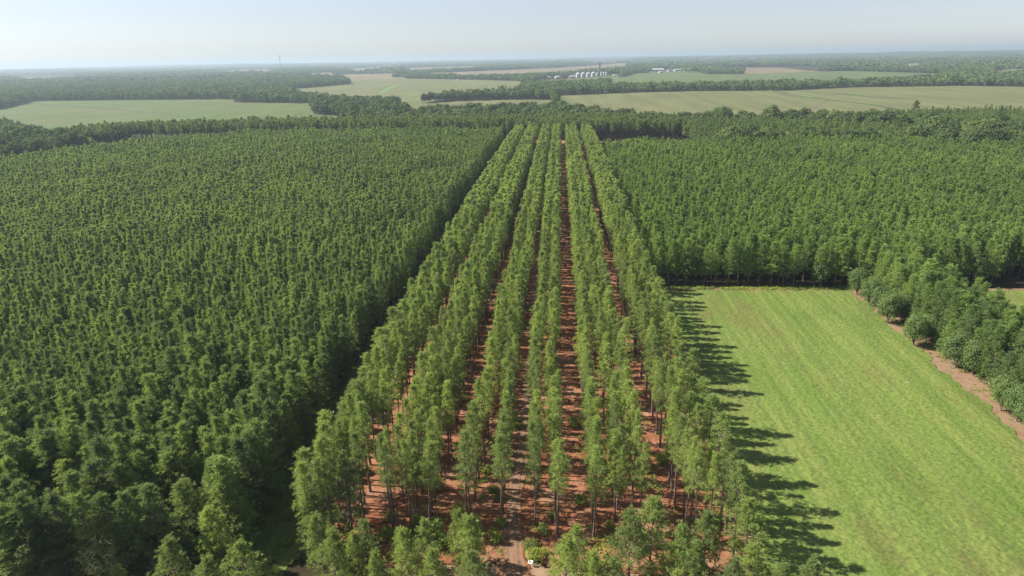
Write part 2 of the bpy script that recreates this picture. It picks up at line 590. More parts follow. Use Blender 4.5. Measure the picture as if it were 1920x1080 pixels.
LOWV = [sep('lane_pine', pine_geo(330 + i, 13.8 + 0.3 * (i % 3), 1.2, 2.5 + 0.2 * (i % 3), 20, 10, 15, 0.46, 0.062, True, 0, 0.75), M['bark'], M['pine_block']) for i in range(5)]
STRV = [(t, c_) for t, c_ in [sep('strip_pine', pine_geo(350 + i, 13.4 + 0.3 * (i % 3), 1.2, 2.5 + 0.2 * (i % 3), 20, 10, 14, 0.46, 0.062, True, 0, 0.75), M['bark'], M['pine_block_b']) for i in range(5)]]
OPNV = [sep('open_pine', pine_geo(300 + i, 11.5, 1.6 + 0.5 * (i % 2), 2.9 + 0.2 * (i % 3), 18, 12, 17, 0.44, 0.055, True, 3, 0.8), M['bark'], M['pine_row']) for i in range(5)]
OAKV = [sep('oak', broad_geo(400 + i, 9.0, 2.9, 0.2, 44, 200, 0.24), M['bark_grey'], M['oak']) for i in range(4)]
SILV = [sep('silver_tree', broad_geo(420 + i, 9.0, 3.3, 1.2, 26, 200, 0.36), M['bark_grey'], M['silver']) for i in range(2)]
BRDV = [sep('broadleaf', broad_geo(430 + i, 15.5, 5.6, 3.0, 22, 110, 0.8), M['bark_grey'], M['broad']) for i in range(6)]
LIMV = [sep('lime_tree', broad_geo(450 + i, 12.0, 4.6, 2.0, 18, 60, 0.9), M['bark_grey'], M['lime']) for i in range(3)]
SHRV = [sep('shrub', broad_geo(470 + i, 2.0, 1.5, 0.15, 15, 60, 0.2), M['bark_grey'], M['shrub']) for i in range(5)]
# far sets: one mesh per plant
L_ROW1 = library('row_mid', [pine_geo(500 + i, 15.6, 7.5 + .4 * (i % 3), (1.5, 1.85, 1.65)[i % 3], 14, 7, 10, 0.55, 0.085, False, skip=0.24, expo=(0.6, 0.8, 0.7)[i % 3]) for i in range(7)], M['bark'], M['pine_row'])
L_ROW2 = library('row_far', [pine_geo(510 + i, 15.6, 7.6, 1.8, 11, 4, 4, 0.9, 0.36, False) for i in range(6)], M['bark'], M['pine_row'])
L_BLK1 = library('block_mid', [pine_geo(520 + i, 14.2, 4.2, (1.75, 2.15)[i % 2], 17, 7, 12, 0.52, 0.085, False, low=0.75, expo=(0.75, 0.9, 1.0)[i % 3]) for i in range(8)], M['bark'], M['pine_block'])
L_BLK2 = library('block_far', [pine_geo(530 + i, 14.2, 5.0, (1.8, 2.2)[i % 2], 13, 5, 8, 0.65, 0.17, False, low=0.75, expo=(0.75, 0.9, 1.0)[i % 3]) for i in range(7)], M['bark'], M['pine_block'])
L_BLB1 = library('bright_mid', [pine_geo(540 + i, 13.4, 4.2, (1.8, 2.2)[i % 2], 16, 6, 11, 0.58, 0.11, False, low=0.75, expo=(0.7, 0.85, 0.95)[i % 3]) for i in range(8)], M['bark'], M['pine_block_b'])
L_BELT = library('belt', [pine_geo(550 + i, 16.2, 8.3, 2.3, 11, 5, 7, 0.9, 0.24, False, expo=0.5) for i in range(6)], M['bark'], M['pine_far'])
L_WOOD = library('wood', [broad_geo(560 + i, 15.0, 5.4, 2.0, 16, 40, 1.25, False) for i in range(8)], M['bark_grey'], M['broad'])
L_WOOD2 = library('wood_far', [broad_geo(570 + i, 15.0, 6.0, 1.0, 11, 13, 2.3, False) for i in range(6)], M['bark_grey'], M['broad_far'])


def patch_geo(seed, half, spacing):
    """a piece of far woodland canopy"""
    r = np.random.default_rng(seed)
    T, Cn = MB(), MB()
    n = int((2 * half / spacing) ** 2)
    for k in range(n):
        x, y = r.uniform(-half, half, 2)
        h = r.normal(15, 2.4)
        R = spacing * r.uniform(0.5, 0.75)
        _, c = broad_geo(int(r.integers(1 << 30)), h, R, 1.0, 6, 7, R * 0.75, False, False)
        for V in c.v:
            V += [x, y, 0]
        for V in c.v:
            Cn.quads(V.reshape(-1, 4, 3))
    T.tube([(0, 0, 0), (0, 0, 8)], [0.3, 0.2], 4)
    return T, Cn


L_PATCH = library('canopy_patch', [patch_geo(600 + i, 50, 11) for i in range(5)], M['bark_grey'], M['broad_far'])

# ------------------------------------------------------------------ where things stand
LEFT_BLOCK = np.array([(-47.6, 82), (-47, 588), (-157, 600), (-264, 589), (-310, 544), (-345, 500), (-362, 470), (-372, 415), (-470, 330), (-300, 120), (-120, 66), (-72, 70)])
RIGHT_BLOCK = np.array([(30.5, 217), (30, 490), (49, 500), (132, 502), (171, 511), (236, 500), (280, 472), (330, 440), (520, 430), (420, 217), (106, 217)])
BELT = np.array([(-440, 575), (-400, 622), (-300, 626), (-200, 630), (-85, 632), (-45, 624), (25, 607), (108, 610), (112, 690), (0, 690), (-130, 694), (-240, 688), (-330, 688), (-420, 668), (-455, 630)])
RIGHT_FAR = np.array([(108, 520), (150, 525), (236, 515), (290, 490), (340, 455), (560, 445), (640, 560), (600, 700), (460, 718), (370, 722), (284, 704), (228, 690), (110, 705)])
OAK_BELT = np.array([(112, 690), (160, 668), (226, 628), (270, 575), (315, 520), (420, 478), (470, 500), (420, 525), (350, 560), (318, 590), (280, 650), (236, 692), (160, 715)])
FAR_PATCH = np.array([(-800, 700), (-640, 770), (-519, 665), (-560, 630), (-760, 560)])

FIELDS = [
    # name-label, material, outline in photo pixels (+ height of what hides the near edge)
    ('wide pale green crop field behind the far left pine belt', 'crop_green',
     poly((-260, 214), (0, 206), (62, 190), (200, 188), (442, 186), (437, 192), (585, 194), (588, 214), (650, 219), (640, 221, 14), (500, 229, 14), (250, 240, 14), (100, 244, 14), (70, 238, 12), (0, 226, 12), (-260, 228, 12))),
    ('pale crop field in the middle distance with a bright green ditch', 'crop_pale',
     poly((537, 168), (657, 158), (650, 151), (760, 147), (900, 150), (975, 152), (985, 157, 12), (960, 166, 14), (850, 168, 14), (775, 180, 14), (640, 180, 14), (560, 172, 12))),
    ('tan harvested field stretching behind the island of trees', 'crop_tan',
     poly((600, 145), (650, 139), (800, 137), (880, 134), (1045, 127), (1190, 117), (1190, 125.5, 15), (1080, 132.5, 15), (1010, 136, 15), (890, 140, 15), (760, 142), (760, 147), (650, 151))),
    ('narrow crop strip between two belts of dark broadleaf trees', 'crop_pale',
     poly((738, 198), (850, 190), (950, 187), (1036, 187), (1044, 193, 14), (920, 196, 14), (780, 203, 14))),
    ('largest pale field behind the pines, crossed by a green ditch', 'crop_pale',
     poly((1040, 180), (1180, 174), (1300, 171), (1480, 170), (1590, 164), (1800, 161), (2160, 166), (2160, 207, 14), (1920, 207, 14), (1700, 208, 14), (1500, 213, 14), (1240, 214, 14), (1180, 209, 14), (1050, 193, 14))),
    ('field around the white farm sheds', 'crop_green',
     poly((1160, 147), (1185, 139), (1225, 132), (1300, 132), (1322, 139), (1395, 139), (1400, 130), (1450, 127), (1530, 134), (1600, 133), (1765, 138), (1765, 142, 10), (1590, 152, 10), (1430, 152, 12), (1280, 156, 12), (1130, 157, 12))),
    ('green strip of field in front of the grain bins', 'crop_green',
     poly((1000, 150), (1050, 149), (1160, 141), (1160, 150, 8), (1080, 153, 10), (1000, 156, 8))),
    ('tan strip of field beyond the sheds', 'crop_tan', poly((1330, 132), (1400, 127), (1460, 127), (1540, 134), (1440, 138), (1396, 138))),
    ('small tan clearing left of the hazy far woods', 'crop_tan', poly((640, 130), (700, 126.5), (745, 123.5), (745, 125.5, 15), (690, 130, 15), (640, 133, 15))),
    ('thin tan clearing behind the long tree strip', 'crop_tan', poly((752, 128), (850, 125), (905, 123.5), (905, 126, 15), (820, 129, 15), (752, 131.5, 15))),
    ('pale clearing near the right end of the far woods', 'crop_tan', poly((1655, 121), (1720, 118), (1750, 121), (1750, 124, 15), (1700, 125.5, 15), (1655, 124, 15))),
    ('tiny pale clearing among far woods above the ditch field', 'crop_tan', poly((1392, 110.5), (1425, 109), (1425, 112.5, 15), (1392, 114, 15))),
    ('tiny pale clearing nearer the white sheds', 'crop_tan', poly((1305, 111.5), (1345, 110), (1345, 112.5, 15), (1305, 114, 15))),
    ('slim tan clearing at the far right edge of the woods', 'crop_tan', poly((1762, 124), (1805, 121.5), (1812, 124, 15), (1770, 127, 15))),
    ('light green clearing by the right frame edge', 'crop_pale', poly((1865, 130), (1960, 125), (1990, 129), (1900, 133, 15), (1865, 135, 15))),
    ('faint tan clearing near the middle of the horizon woods', 'crop_tan', poly((1090, 113.5), (1190, 110), (1190, 114, 15), (1090, 117.5, 15))),
    ('small tan clearing beyond the left woods', 'crop_tan', poly((420, 133), (480, 130.5), (523, 131), (523, 134, 15), (420, 136.5, 15))),
    ('faint tan clearing between the left woods and the mast', 'crop_tan', poly((560, 138.5), (630, 135.5), (640, 137.5, 15), (560, 141, 15))),
    ('hazy pale clearing in the leftmost far woods', 'crop_pale', poly((20, 147), (70, 145), (70, 148.5, 15), (20, 151, 15))),
]

# flat layers ------------------------------------------------------------------------
def sheet(name, pts, z, mat, label, kind='structure', cat=None):
    me = bpy.data.meshes.new(name)
    me.from_pydata([(x, y, z) for x, y in pts], [], [tuple(range(len(pts)))])
    me.materials.append(mat)
    me.update()
    if me.polygons[0].normal.z < 0:
        me.flip_normals()
    o = put(name, me)
    return tag(o, label, cat or name.replace('_', ' '), None, kind)


GS = 45000
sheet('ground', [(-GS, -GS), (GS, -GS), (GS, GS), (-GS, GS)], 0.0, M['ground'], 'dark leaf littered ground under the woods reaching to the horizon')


def grid_sheet(name, x0, x1, y0, y1, step, z, mat, label, amp, lam, edge=None, seed=3):
    """a sheet of real bumps; edge(x, y) -> False cuts cells away"""
    r = np.random.default_rng(seed)
    nx, ny = int((x1 - x0) / step) + 1, int((y1 - y0) / step) + 1
    X, Y = np.meshgrid(np.linspace(x0, x1, nx), np.linspace(y0, y1, ny))
    Z = np.zeros_like(X)
    for a, k in zip(amp, lam):
        gx, gy = max(3, int((x1 - x0) / k)), max(3, int((y1 - y0) / k))
        G = r.uniform(0, 1, (gy + 2, gx + 2))
        u, v = (X - x0) / (x1 - x0) * gx, (Y - y0) / (y1 - y0) * gy
        iu, iv = np.floor(u).astype(int), np.floor(v).astype(int)
        fu, fv = u - iu, v - iv
        fu, fv = fu * fu * (3 - 2 * fu), fv * fv * (3 - 2 * fv)
        Z += a * ((G[iv, iu] * (1 - fu) + G[iv, iu + 1] * fu) * (1 - fv) + (G[iv + 1, iu] * (1 - fu) + G[iv + 1, iu + 1] * fu) * fv)
    Zr = z + Z
    co = np.column_stack([X.ravel(), Y.ravel(), Zr.ravel()])
    ii = np.arange(nx * ny).reshape(ny, nx)
    fc = np.stack([ii[:-1, :-1], ii[:-1, 1:], ii[1:, 1:], ii[1:, :-1]], -1).reshape(-1, 4)
    if edge is not None:
        cx = co[fc].mean(1)
        fc = fc[edge(cx[:, 0], cx[:, 1])]
    me = bpy.data.meshes.new(name)
    me.from_pydata(co.tolist(), [], fc.tolist())
    me.materials.append(mat)
    me.update()
    o = put(name, me)
    return tag(o, label, name.replace('_', ' '), None, 'structure')


def wig(t, s=0.0):
    return 0.6 * np.sin(t * 0.21 + s) + 0.45 * np.sin(t * 0.53 + 1.3 + s) + 0.3 * np.sin(t * 1.31 + 2.1 * s)


grid_sheet('pine_straw_ground', -39.5, 29.5, 79, 628, 0.6, 0.004, M['straw'], 'red brown pine straw floor between the thinned rows', (0.06, 0.05), (2.2, 0.9),
           lambda x, y: (x > -39 + wig(y, 1)) & (x < 28.6 + wig(y, 2)) & (y > 81 + 1.5 * wig(x, 3)))
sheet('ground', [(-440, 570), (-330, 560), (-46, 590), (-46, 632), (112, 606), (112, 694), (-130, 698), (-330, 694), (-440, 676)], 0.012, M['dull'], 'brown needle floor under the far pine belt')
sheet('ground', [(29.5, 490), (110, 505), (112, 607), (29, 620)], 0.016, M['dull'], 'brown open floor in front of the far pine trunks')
grid_sheet('grass_field', 28, 91.5, 60, 206.5, 0.3, 0.02, M['grass'], 'bright yellow green pasture striped by long tree shadows', (0.05, 0.06, 0.12), (3.0, 1.0, 0.6),
           lambda x, y: (x > 28.6 + 0.6 * wig(y, 2)) & (x < 87.6 + 1.1 * wig(y, 5) + 0.025 * (y - 120).clip(-40, 60)) & (y < 205.3 + 0.5 * wig(x, 4)), 5)
grid_sheet('grass_field', 107.5, 150, 176, 206.5, 0.5, 0.02, M['grass'], 'small second pasture showing beyond the oak strip', (0.1, 0.1), (3.0, 0.9),
           lambda x, y: (x > 109 + 0.6 * wig(y, 2)), 6)
sheet('ground', [(84, 60), (112, 60), (112, 178), (109, 206.5), (89, 206.5), (84, 150)], 0.008, M['redsoil'], 'bare reddish soil under the oak strip beside the pasture')
sheet('ground', [(29, 203.5), (152, 203.5), (152, 209), (29, 208.5)], 0.012, M['redsoil'], 'strip of red soil along the foot of the right pine block')
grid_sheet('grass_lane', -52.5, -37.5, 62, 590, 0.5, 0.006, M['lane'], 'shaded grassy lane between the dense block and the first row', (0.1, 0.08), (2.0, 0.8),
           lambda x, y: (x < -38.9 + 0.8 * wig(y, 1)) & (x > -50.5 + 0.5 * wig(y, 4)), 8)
grid_sheet('dirt_road', -110, 31, 58, 83, 0.5, 0.008, M['tan'], 'tan dirt road crossing at the foot of the rows', (0.05, 0.04), (1.5, 0.7),
           lambda x, y: (y < 80.6 + 1.0 * wig(x, 3)) & ((x < -56) | (x > -28) | (y < 68)), 9)


def track():
    ys = np.arange(66, 600, 1.5)
    xs = -7.0 + 0.35 * np.sin(ys * 0.05) - 0.004 * np.maximum(0, ys - 120).clip(0, 60) + np.maximum(0, 90 - ys) * 0.09
    V, Fc, uv = [], [], []
    K = 7
    for i, (x, y) in enumerate(zip(xs, ys)):
        w = 1.45 + 0.25 * math.sin(y * 0.31) + (0.9 if y < 82 else 0)
        for k in range(K):
            s = k / (K - 1)
            V.append((x + (s * 2 - 1) * w, y, 0.15 - 0.05 * math.exp(-((abs(s - .5) - .25) / .09) ** 2)))
            uv.append((s, y))
    for i in range(len(ys) - 1):
        for k in range(K - 1):
            a = i * K + k
            Fc.append((a, a + 1, a + K + 1, a + K))
    me = bpy.data.meshes.new('dirt_road')
    me.from_pydata(V, [], Fc)
    l = me.uv_layers.new(name='UVMap')
    idx = np.empty(len(me.loops), np.int32)
    me.loops.foreach_get('vertex_index', idx)
    l.data.foreach_set('uv', np.array(uv, np.float32)[idx].ravel())
    me.materials.append(M['track'])
    me.update()
    tag(put('dirt_road', me), 'rutted dirt track running away between the thinned pine rows', 'dirt road', None, 'structure')


track()
FZ, FI = ['crop_green', 'crop_pale', 'crop_tan'], 0
for lab, mt, pg in FIELDS:
    sheet('field', pg, 0.05 + 0.03 * FZ.index(mt) + 0.004 * FI, M[mt], lab)
    FI += 1


def ribbon(pts, w, z, mat, label, name='field'):
    P = np.array([at(*p) for p in pts])
    D = np.gradient(P, axis=0)
    D = unit(np.column_stack([D, np.zeros(len(D))]))[:, :2]
    S = np.column_stack([-D[:, 1], D[:, 0]]) * w / 2
    V = [(*(p + s), z) for p, s in zip(P, S)] + [(*(p - s), z) for p, s in zip(P, S)]
    n = len(P)
    me = bpy.data.meshes.new(name)
    me.from_pydata(V, [], [(i, i + 1, n + i + 1, n + i) for i in range(n - 1)])
    me.materials.append(mat)
    me.update()
    if me.polygons[0].normal.z < 0:
        me.flip_normals()
    tag(put(name, me), label, name.replace('_', ' '), None, 'structure')


ribbon([(70, 195), (160, 201), (300, 212), (430, 222), (480, 224)], 9, 0.26, M['ditch'], 'dark green ditch line across the left crop field')
ribbon([(320, 214.3), (400, 220), (440, 223.4), (470, 225)], 4, 0.30, M['bright_grass'], 'bright grass edge of the left ditch')
ribbon([(713, 175), (730, 166), (748, 158)], 12, 0.26, M['bright_grass'], 'bright green grass waterway in the middle field')
ribbon([(766, 178.5), (783, 178)], 45, 0.26, M['bright_grass'], 'bright green patch beside the middle tree belt')
ribbon([(1400, 172), (1450, 171), (1475, 176), (1520, 183), (1570, 189), (1640, 197), (1690, 207)], 8, 0.26, M['ditch'], 'dark green ditch line crossing the largest field')
ribbon([(1400, 171.3), (1450, 170.3)], 25, 0.30, M['bright_grass'], 'bright grass corner at the head of the ditch')
ribbon([(1475, 178.5), (1500, 179.5)], 22, 0.30, M['bare'], 'patch of bare pink soil beside the ditch')
ribbon([(1468, 176.5), (1500, 178), (1522, 183)], 6, 0.34, M['bright_grass'], 'bright grass fringe round the bare soil patch')
ribbon([(1508, 210), (1530, 200), (1552, 188)], 3.5, 0.26, M['bare'], 'brown bare strip running across the largest field')
ribbon([(1570, 175), (1640, 183), (1720, 184)], 7, 0.26, M['ditch'], 'faint green line in the far part of the largest field')
ribbon([(1590, 175.5), (1620, 178)], 8, 0.30, M['bright_grass'], 'short bright grass streak in the largest field')

# ------------------------------------------------------------------ trees one can tell apart
ONES = ['', 'first', 'second', 'third', 'fourth', 'fifth', 'sixth', 'seventh', 'eighth', 'ninth', 'tenth', 'eleventh', 'twelfth', 'thirteenth', 'fourteenth', 'fifteenth', 'sixteenth', 'seventeenth', 'eighteenth', 'nineteenth', 'twentieth']


def ordinal(n):
    if n <= 20:
        return ONES[n]
    t, o = divmod(n, 10)
    tens = {2: 'twenty', 3: 'thirty', 4: 'forty', 5: 'fifty', 6: 'sixty'}[t]
    return tens.replace('ty', 'tieth') if o == 0 else tens + '-' + ONES[o]


PROTO = {}


def tree(name, var, loc, s, label, cat, group, rz=None, sxy=None, tilt=0.02):
    """first of a kind is built, the others are copies of it with copies of its parts"""
    rz = random.uniform(0, 6.283) if rz is None else rz
    if name not in PROTO:
        e = empty(name)
        put('trunk', var[0], e)
        put('crown', var[1], e)
        PROTO[name] = (e, list(e.children))
    else:
        src, kids = PROTO[name]
        e = src.copy()
        COL.objects.link(e)
        for k, me in zip(kids, var):
            c = k.copy()
            c.data = me
            COL.objects.link(c)
            c.parent = e
    e.location = loc
    e.rotation_euler = (random.gauss(0, tilt), random.gauss(0, tilt), rz)
    q = sxy or s
    e.scale = (q, q, s)
    tag(e, label, cat, group)
    return e


# thinned rows -------------------------------------------------------------------------
ROWS = [(-37.2, 84, 'outermost row by the shaded grass lane', 2.6), (-34.4, 86, 'second row from the shaded grass lane', 2.7), (-31.8, 87, 'third row from the shaded grass lane', 2.8),
        (-25.8, 88, 'fourth row from the shaded grass lane', 2.6), (-23.1, 87, 'fifth row from the shaded grass lane', 2.6), (-20.5, 88, 'sixth row from the shaded grass lane', 2.7),
        (-13.8, 88, 'second row left of the dirt track', 2.7), (-10.2, 90, 'first row left of the dirt track', 2.9),
        (-4.9, 90, 'first row right of the dirt track', 2.8), (-1.5, 88, 'second row right of the dirt track', 2.7),
        (5.7, 85, 'first row right of the wide red gap', 2.7), (9.0, 88, 'second row right of the wide red gap', 2.7), (12.2, 89, 'third row right of the wide red gap', 2.8),
        (18.9, 88, 'third row in from the pasture', 2.8), (21.9, 86, 'second row in from the pasture', 3.4), (24.9, 84, 'outer row beside the pasture', 3.8)]
LAST = len(ROWS) - 1
pts = []
for ri, (x, y0, lab, dy) in enumerate(ROWS):
    y = y0 + rng.uniform(-0.8, 0.8)
    while y < 592:
        if rng.random() > (0.1 if ri < LAST - 1 else 0.24):
            xx = x + rng.normal(0, 0.28) + (1.3 if 7 <= ri < 10 else 0.7 if ri > 12 else 0) * max(0, 1 - max(0, y - 90) / 35)
            sc_ = rng.normal(1.0, 0.055)
            pts.append((xx, y, sc_, ri))
        y += (dy * 1.2 if y < 140 else dy if (ri >= LAST - 1 and y < 215) else min(dy, 2.8)) * rng.uniform(0.7, 1.35)
pts = np.array(pts)
dist = np.hypot(pts[:, 0], pts[:, 1])
order = np.argsort(dist)
near, far = order[:300], order[300:]
cnt = {}
for i in sorted(near, key=lambda k: pts[k, 1]):
    x, y, s, ri = pts[i]
    ri = int(ri)
    cnt[ri] = cnt.get(ri, 0) + 1
    edge_row = ri in (0, LAST)
    label = 'pine, %s from the near end of the %s' % (ordinal(cnt[ri]), ROWS[ri][2])
    var = ROWV[int(rng.integers(len(ROWV)))]
    tree('thinned_pine', var, (x, y, 0), s * (0.97 if edge_row else 1), label, 'pine tree', 'thinned pines standing in rows over red soil', sxy=s * (1.42 if edge_row else 1.0) * rng.uniform(0.86, 1.16))
fp = pts[far]
mid = dist[far] < 260
for sel, coll, nvar, nm, lab in ((mid, L_ROW1, 7, 'pine_forest', 'thinned pine rows continuing beyond the nearest trees'), (~mid, L_ROW2, 6, 'pine_forest', 'far ends of the thinned pine rows narrowing into the distance')):
    p = fp[sel]
    n = len(p)
    sx = p[:, 2] * rng.uniform(0.86, 1.16, n) * np.where((p[:, 3] == 0) | (p[:, 3] == LAST), 1.2, 1.0)
    o = gn_scatter(nm, np.column_stack([p[:, 0], p[:, 1], np.zeros(n)]), np.column_stack([sx, sx, p[:, 2]]), rng.integers(0, nvar, n), coll, 1)
    tag(o, lab, 'pine forest', None, 'stuff')

# dense blocks ---------------------------------------------------------------------------
def grid_pts(pg, dx, dy, jit, rot=0.0):
    lo, hi = pg.min(0), pg.max(0)
    X, Y = np.meshgrid(np.arange(lo[0], hi[0], dx), np.arange(lo[1], hi[1], dy))
    P = np.column_stack([X.ravel(), Y.ravel()]) + rng.normal(0, jit, (X.size, 2))
    return P[inside(P, pg)]


LB = grid_pts(LEFT_BLOCK, 2.75, 2.55, 0.5)
LB = LB[in_frame(LB, 13, 120, 120)]
gone = rng.random(len(LB)) < 0.07
LB = LB[~gone]


def canopy(P):
    x, y = P[:, 0], P[:, 1]
    return 1 + 0.035 * np.sin(x / 9 + 2 * np.sin(y / 23)) + 0.035 * np.sin(y / 11 + 1.7 * np.sin(x / 17))


# tree front is ragged: a few openings near the road
for cx, cy, rr in ((-57, 84, 5.5), (-75, 83, 5.5), (-50, 78, 3), (-64, 79.5, 3.0)):
    LB = LB[np.hypot(LB[:, 0] - cx, LB[:, 1] - cy) > rr]
dist = np.hypot(LB[:, 0], LB[:, 1])
A = np.column_stack([LB, np.full(len(LB), 11.0)])
vx, vy, _ = proj(A)
infr = (vx > -20) & (vx < 1940) & (vy < 1100)
order = np.argsort(np.where(infr, dist, 1e9))
near = order[:300]
isnear = np.zeros(len(LB), bool)
isnear[near] = True
for i in near:
    x, y = LB[i]
    s = rng.normal(1.0, 0.09) * canopy(LB[i:i + 1])[0]
    if y < 86 or (x > -49 and y < 95):
        lab, grp = 'bushy pine at the near front edge of the dense left block', 'pines along the front edge of the left block'
    elif x > -50:
        lab, grp = 'dark pine lining the shaded grass lane in the dense block', 'pines lining the grass lane'
    else:
        lab, grp = 'dark green pine packed among neighbours in the dense left block', 'pines packed inside the left block'
    tree('dense_pine', LOWV[int(rng.integers(5))] if x > -51 or y < 84 else BLKV[int(rng.integers(len(BLKV)))], (x, y, 0), s, lab, 'pine tree', grp, sxy=s * rng.uniform(0.9, 1.2) * (1.28 if y < 96 else 1.1))


def scatter(P, s_mu, s_sd, coll, nvar, name, lab, cat, seed, wide=(0.88, 1.16), z=0.0):
    n = len(P)
    s = np.clip(rng.normal(s_mu, s_sd, n) * canopy(P), 0.55, 1.6)
    sx = s * rng.uniform(*wide, n)
    o = gn_scatter(name, np.column_stack([P, np.zeros(n) + z]), np.column_stack([sx, sx, s]), rng.integers(0, nvar, n), coll, seed)
    return tag(o, lab, cat, None, 'stuff')


rest = LB[~isnear]
d = np.hypot(rest[:, 0], rest[:, 1])
scatter(rest[d < 270], 1.0, 0.065, L_BLK1, 8, 'pine_forest', 'dense dark green pine plantation filling the left half', 'pine forest', 2)
scatter(rest[d >= 270], 1.0, 0.065, L_BLK2, 7, 'pine_forest', 'far part of the dense left plantation under light haze', 'pine forest', 3)

RB = grid_pts(RIGHT_BLOCK, 2.85, 2.65, 0.5)
RB = RB[in_frame(RB, 12, 120, 60)]
RB = RB[rng.random(len(RB)) > 0.08]
scatter(RB, 1.0, 0.07, L_BLB1, 8, 'pine_forest', 'brighter green pine plantation filling the right beyond the pasture', 'pine forest', 4)

# edge of the right block: lower limbs catch the sun
k = 0
for row, yy in enumerate((210.8, 214.0)):
    x = 31.5
    while x < 136:
        if rng.random() > 0.12:
            s = rng.normal(1.0, 0.08) * (0.94 if row == 0 else 1)
            tree('edge_pine', BLBV[int(rng.integers(len(BLBV)))], (x + rng.normal(0, .3), yy + rng.normal(0, .5), 0), s,
                 'green pine with low side limbs facing the pasture\'s far end' if x < 88 else 'green pine at the block edge behind the oak strip', 'pine tree',
                 'pines along the far end of the pasture' if x < 88 else 'edge pines behind the oak strip', sxy=s * rng.uniform(0.9, 1.2))
        x += 3.2 * rng.uniform(0.8, 1.25)
# short roundish tree out on the grass edge
tree('round_tree', sep('round_tree', broad_geo(491, 8.0, 2.9, 1.0, 20, 90, 0.5), M['bark_grey'], M['broad']), (*at(1537, 538), 0), 1.0, 'short rounded broadleaf tree standing before the dark pine edge', 'tree', None)

# oak strip beside the pasture
oaks = [(1606, 552), (1628, 572), (1648, 588), (1664, 606), (1690, 600), (1712, 648), (1735, 640), (1790, 690), (1822, 702), (1846, 690), (1785, 660), (1876, 770), (1905, 790), (1930, 812), (1640, 560), (1668, 570)]
words = ['far end', 'second', 'third', 'fourth']
for i, (px, py) in enumerate(oaks):
    x, y = at(px, py)
    s = rng.uniform(0.85, 1.08)
    tree('oak_tree', OAKV[i % 4], (x, y, 0), s, 'dark green oak, %s along the pasture edge from its far corner' % ordinal(i + 1) if i < 14 else 'dark green oak in the second line near the far corner', 'oak tree', 'oaks lining the pasture' if i < 14 else 'oaks behind the front line')
strip = []
for x in (95.4, 97.8, 100.2, 103.0, 105.8):
    y = 112.0
    while y < 205:
        if rng.random() > 0.12:
            strip.append((x + rng.normal(0, .5), y + rng.normal(0, .5)))
        y += 3.1 * rng.uniform(0.8, 1.3)
strip += [(93.6 + rng.normal(0, .4), y) for y in np.arange(106, 200, 4.3)]
for x, y in strip:
    s = rng.normal(1.08, 0.1) * (0.68 if x < 94.4 else 1)
    vx, vy, _ = proj(np.array([[x, y, 6.0]]))
    if vx[0] > 2080:
        continue
    tree('strip_pine', STRV[int(rng.integers(5))], (x, y, 0), s * 0.93, 'bushy pine in the strip between the two pastures', 'pine tree', 'pines in the strip between the pastures', sxy=s * rng.uniform(1.0, 1.3))

# open grown pines and small trees across the bottom -------------------------------------------
bottom = [(-28.5, 77.5, 7.5, 'small pine among the bushes near the outer rows'), (-22.5, 80, 6.5, 'little pine at the edge of the bare red patch'), (-18.5, 78.5, 9, 'pine growing out of the green bushes'), (-14.5, 81, 9, 'pine at the front end of the second row by the track'),
          (2.5, 79, 8.5, 'slim pine at the right edge of the track mouth'), (16.5, 77, 10.5, 'pine beside the tan patch, in front of the inner pasture rows'), (20.5, 79.5, 11, 'grey green pine at the front of the inner pasture rows'), (26, 80.5, 12.5, 'tall pine at the front corner beside the pasture'),
          (-24.5, 73.5, 8, 'low dark pine at the bottom under the shrubs'), (7, 72.5, 8.5, 'pine filling the bottom edge before the big pale pine'), (15, 71.5, 8, 'low pine at the bottom edge left of the tan patch'), (28.5, 73, 8, 'pine at the bottom edge by the pasture corner'), (-33, 88, 13, 'big bushy pine at the head of the outer rows'), (-31, 75, 10, 'broad pine at the bottom beside the grass lane'), (-27.5, 79, 8.5, 'shorter pine behind the broad pine by the grass lane'), (-21, 76, 9.5, 'dark pointed pine in front of the green bushes'),
          (-16.5, 74, 8, 'low pine between the pointed pine and the track'), (-11, 71.5, 10, 'rounded bright pine beside the road end of the track'), (-12.5, 78, 10.5, 'leaning pine at the left edge of the track mouth'),
          (1, 74.5, 10, 'pine with a bare lower limb right of the track mouth'), (4.5, 73, 9, 'small pine beside the track mouth, second one right of the sign'), (10, 78.5, 12, 'big pale pine in front of the red gap rows'), (13, 80, 12.5, 'bright yellowish pine beside the big pale pine'),
          (18, 75, 9.5, 'rounded pine before the bare tan patch'), (22, 72, 9.5, 'pine near the pasture corner at the bottom'), (31.5, 71.5, 10, 'lone pine on the pasture at the bottom edge'), (25.5, 76, 9, 'low pine at the corner of the rows and pasture'),
          (-36, 82.5, 10.5, 'wide pine at the near end of the grass lane'), (-34.5, 79, 9, 'pine tucked in front of the lane\'s wide pine')]
for i, (x, y, h, lab) in enumerate(bottom):
    s = h / 11.5
    tree('bushy_pine', OPNV[i % 5], (x, y, 0), s, lab, 'pine tree', 'bushy pines across the bottom', sxy=s * rng.uniform(1.0, 1.2))
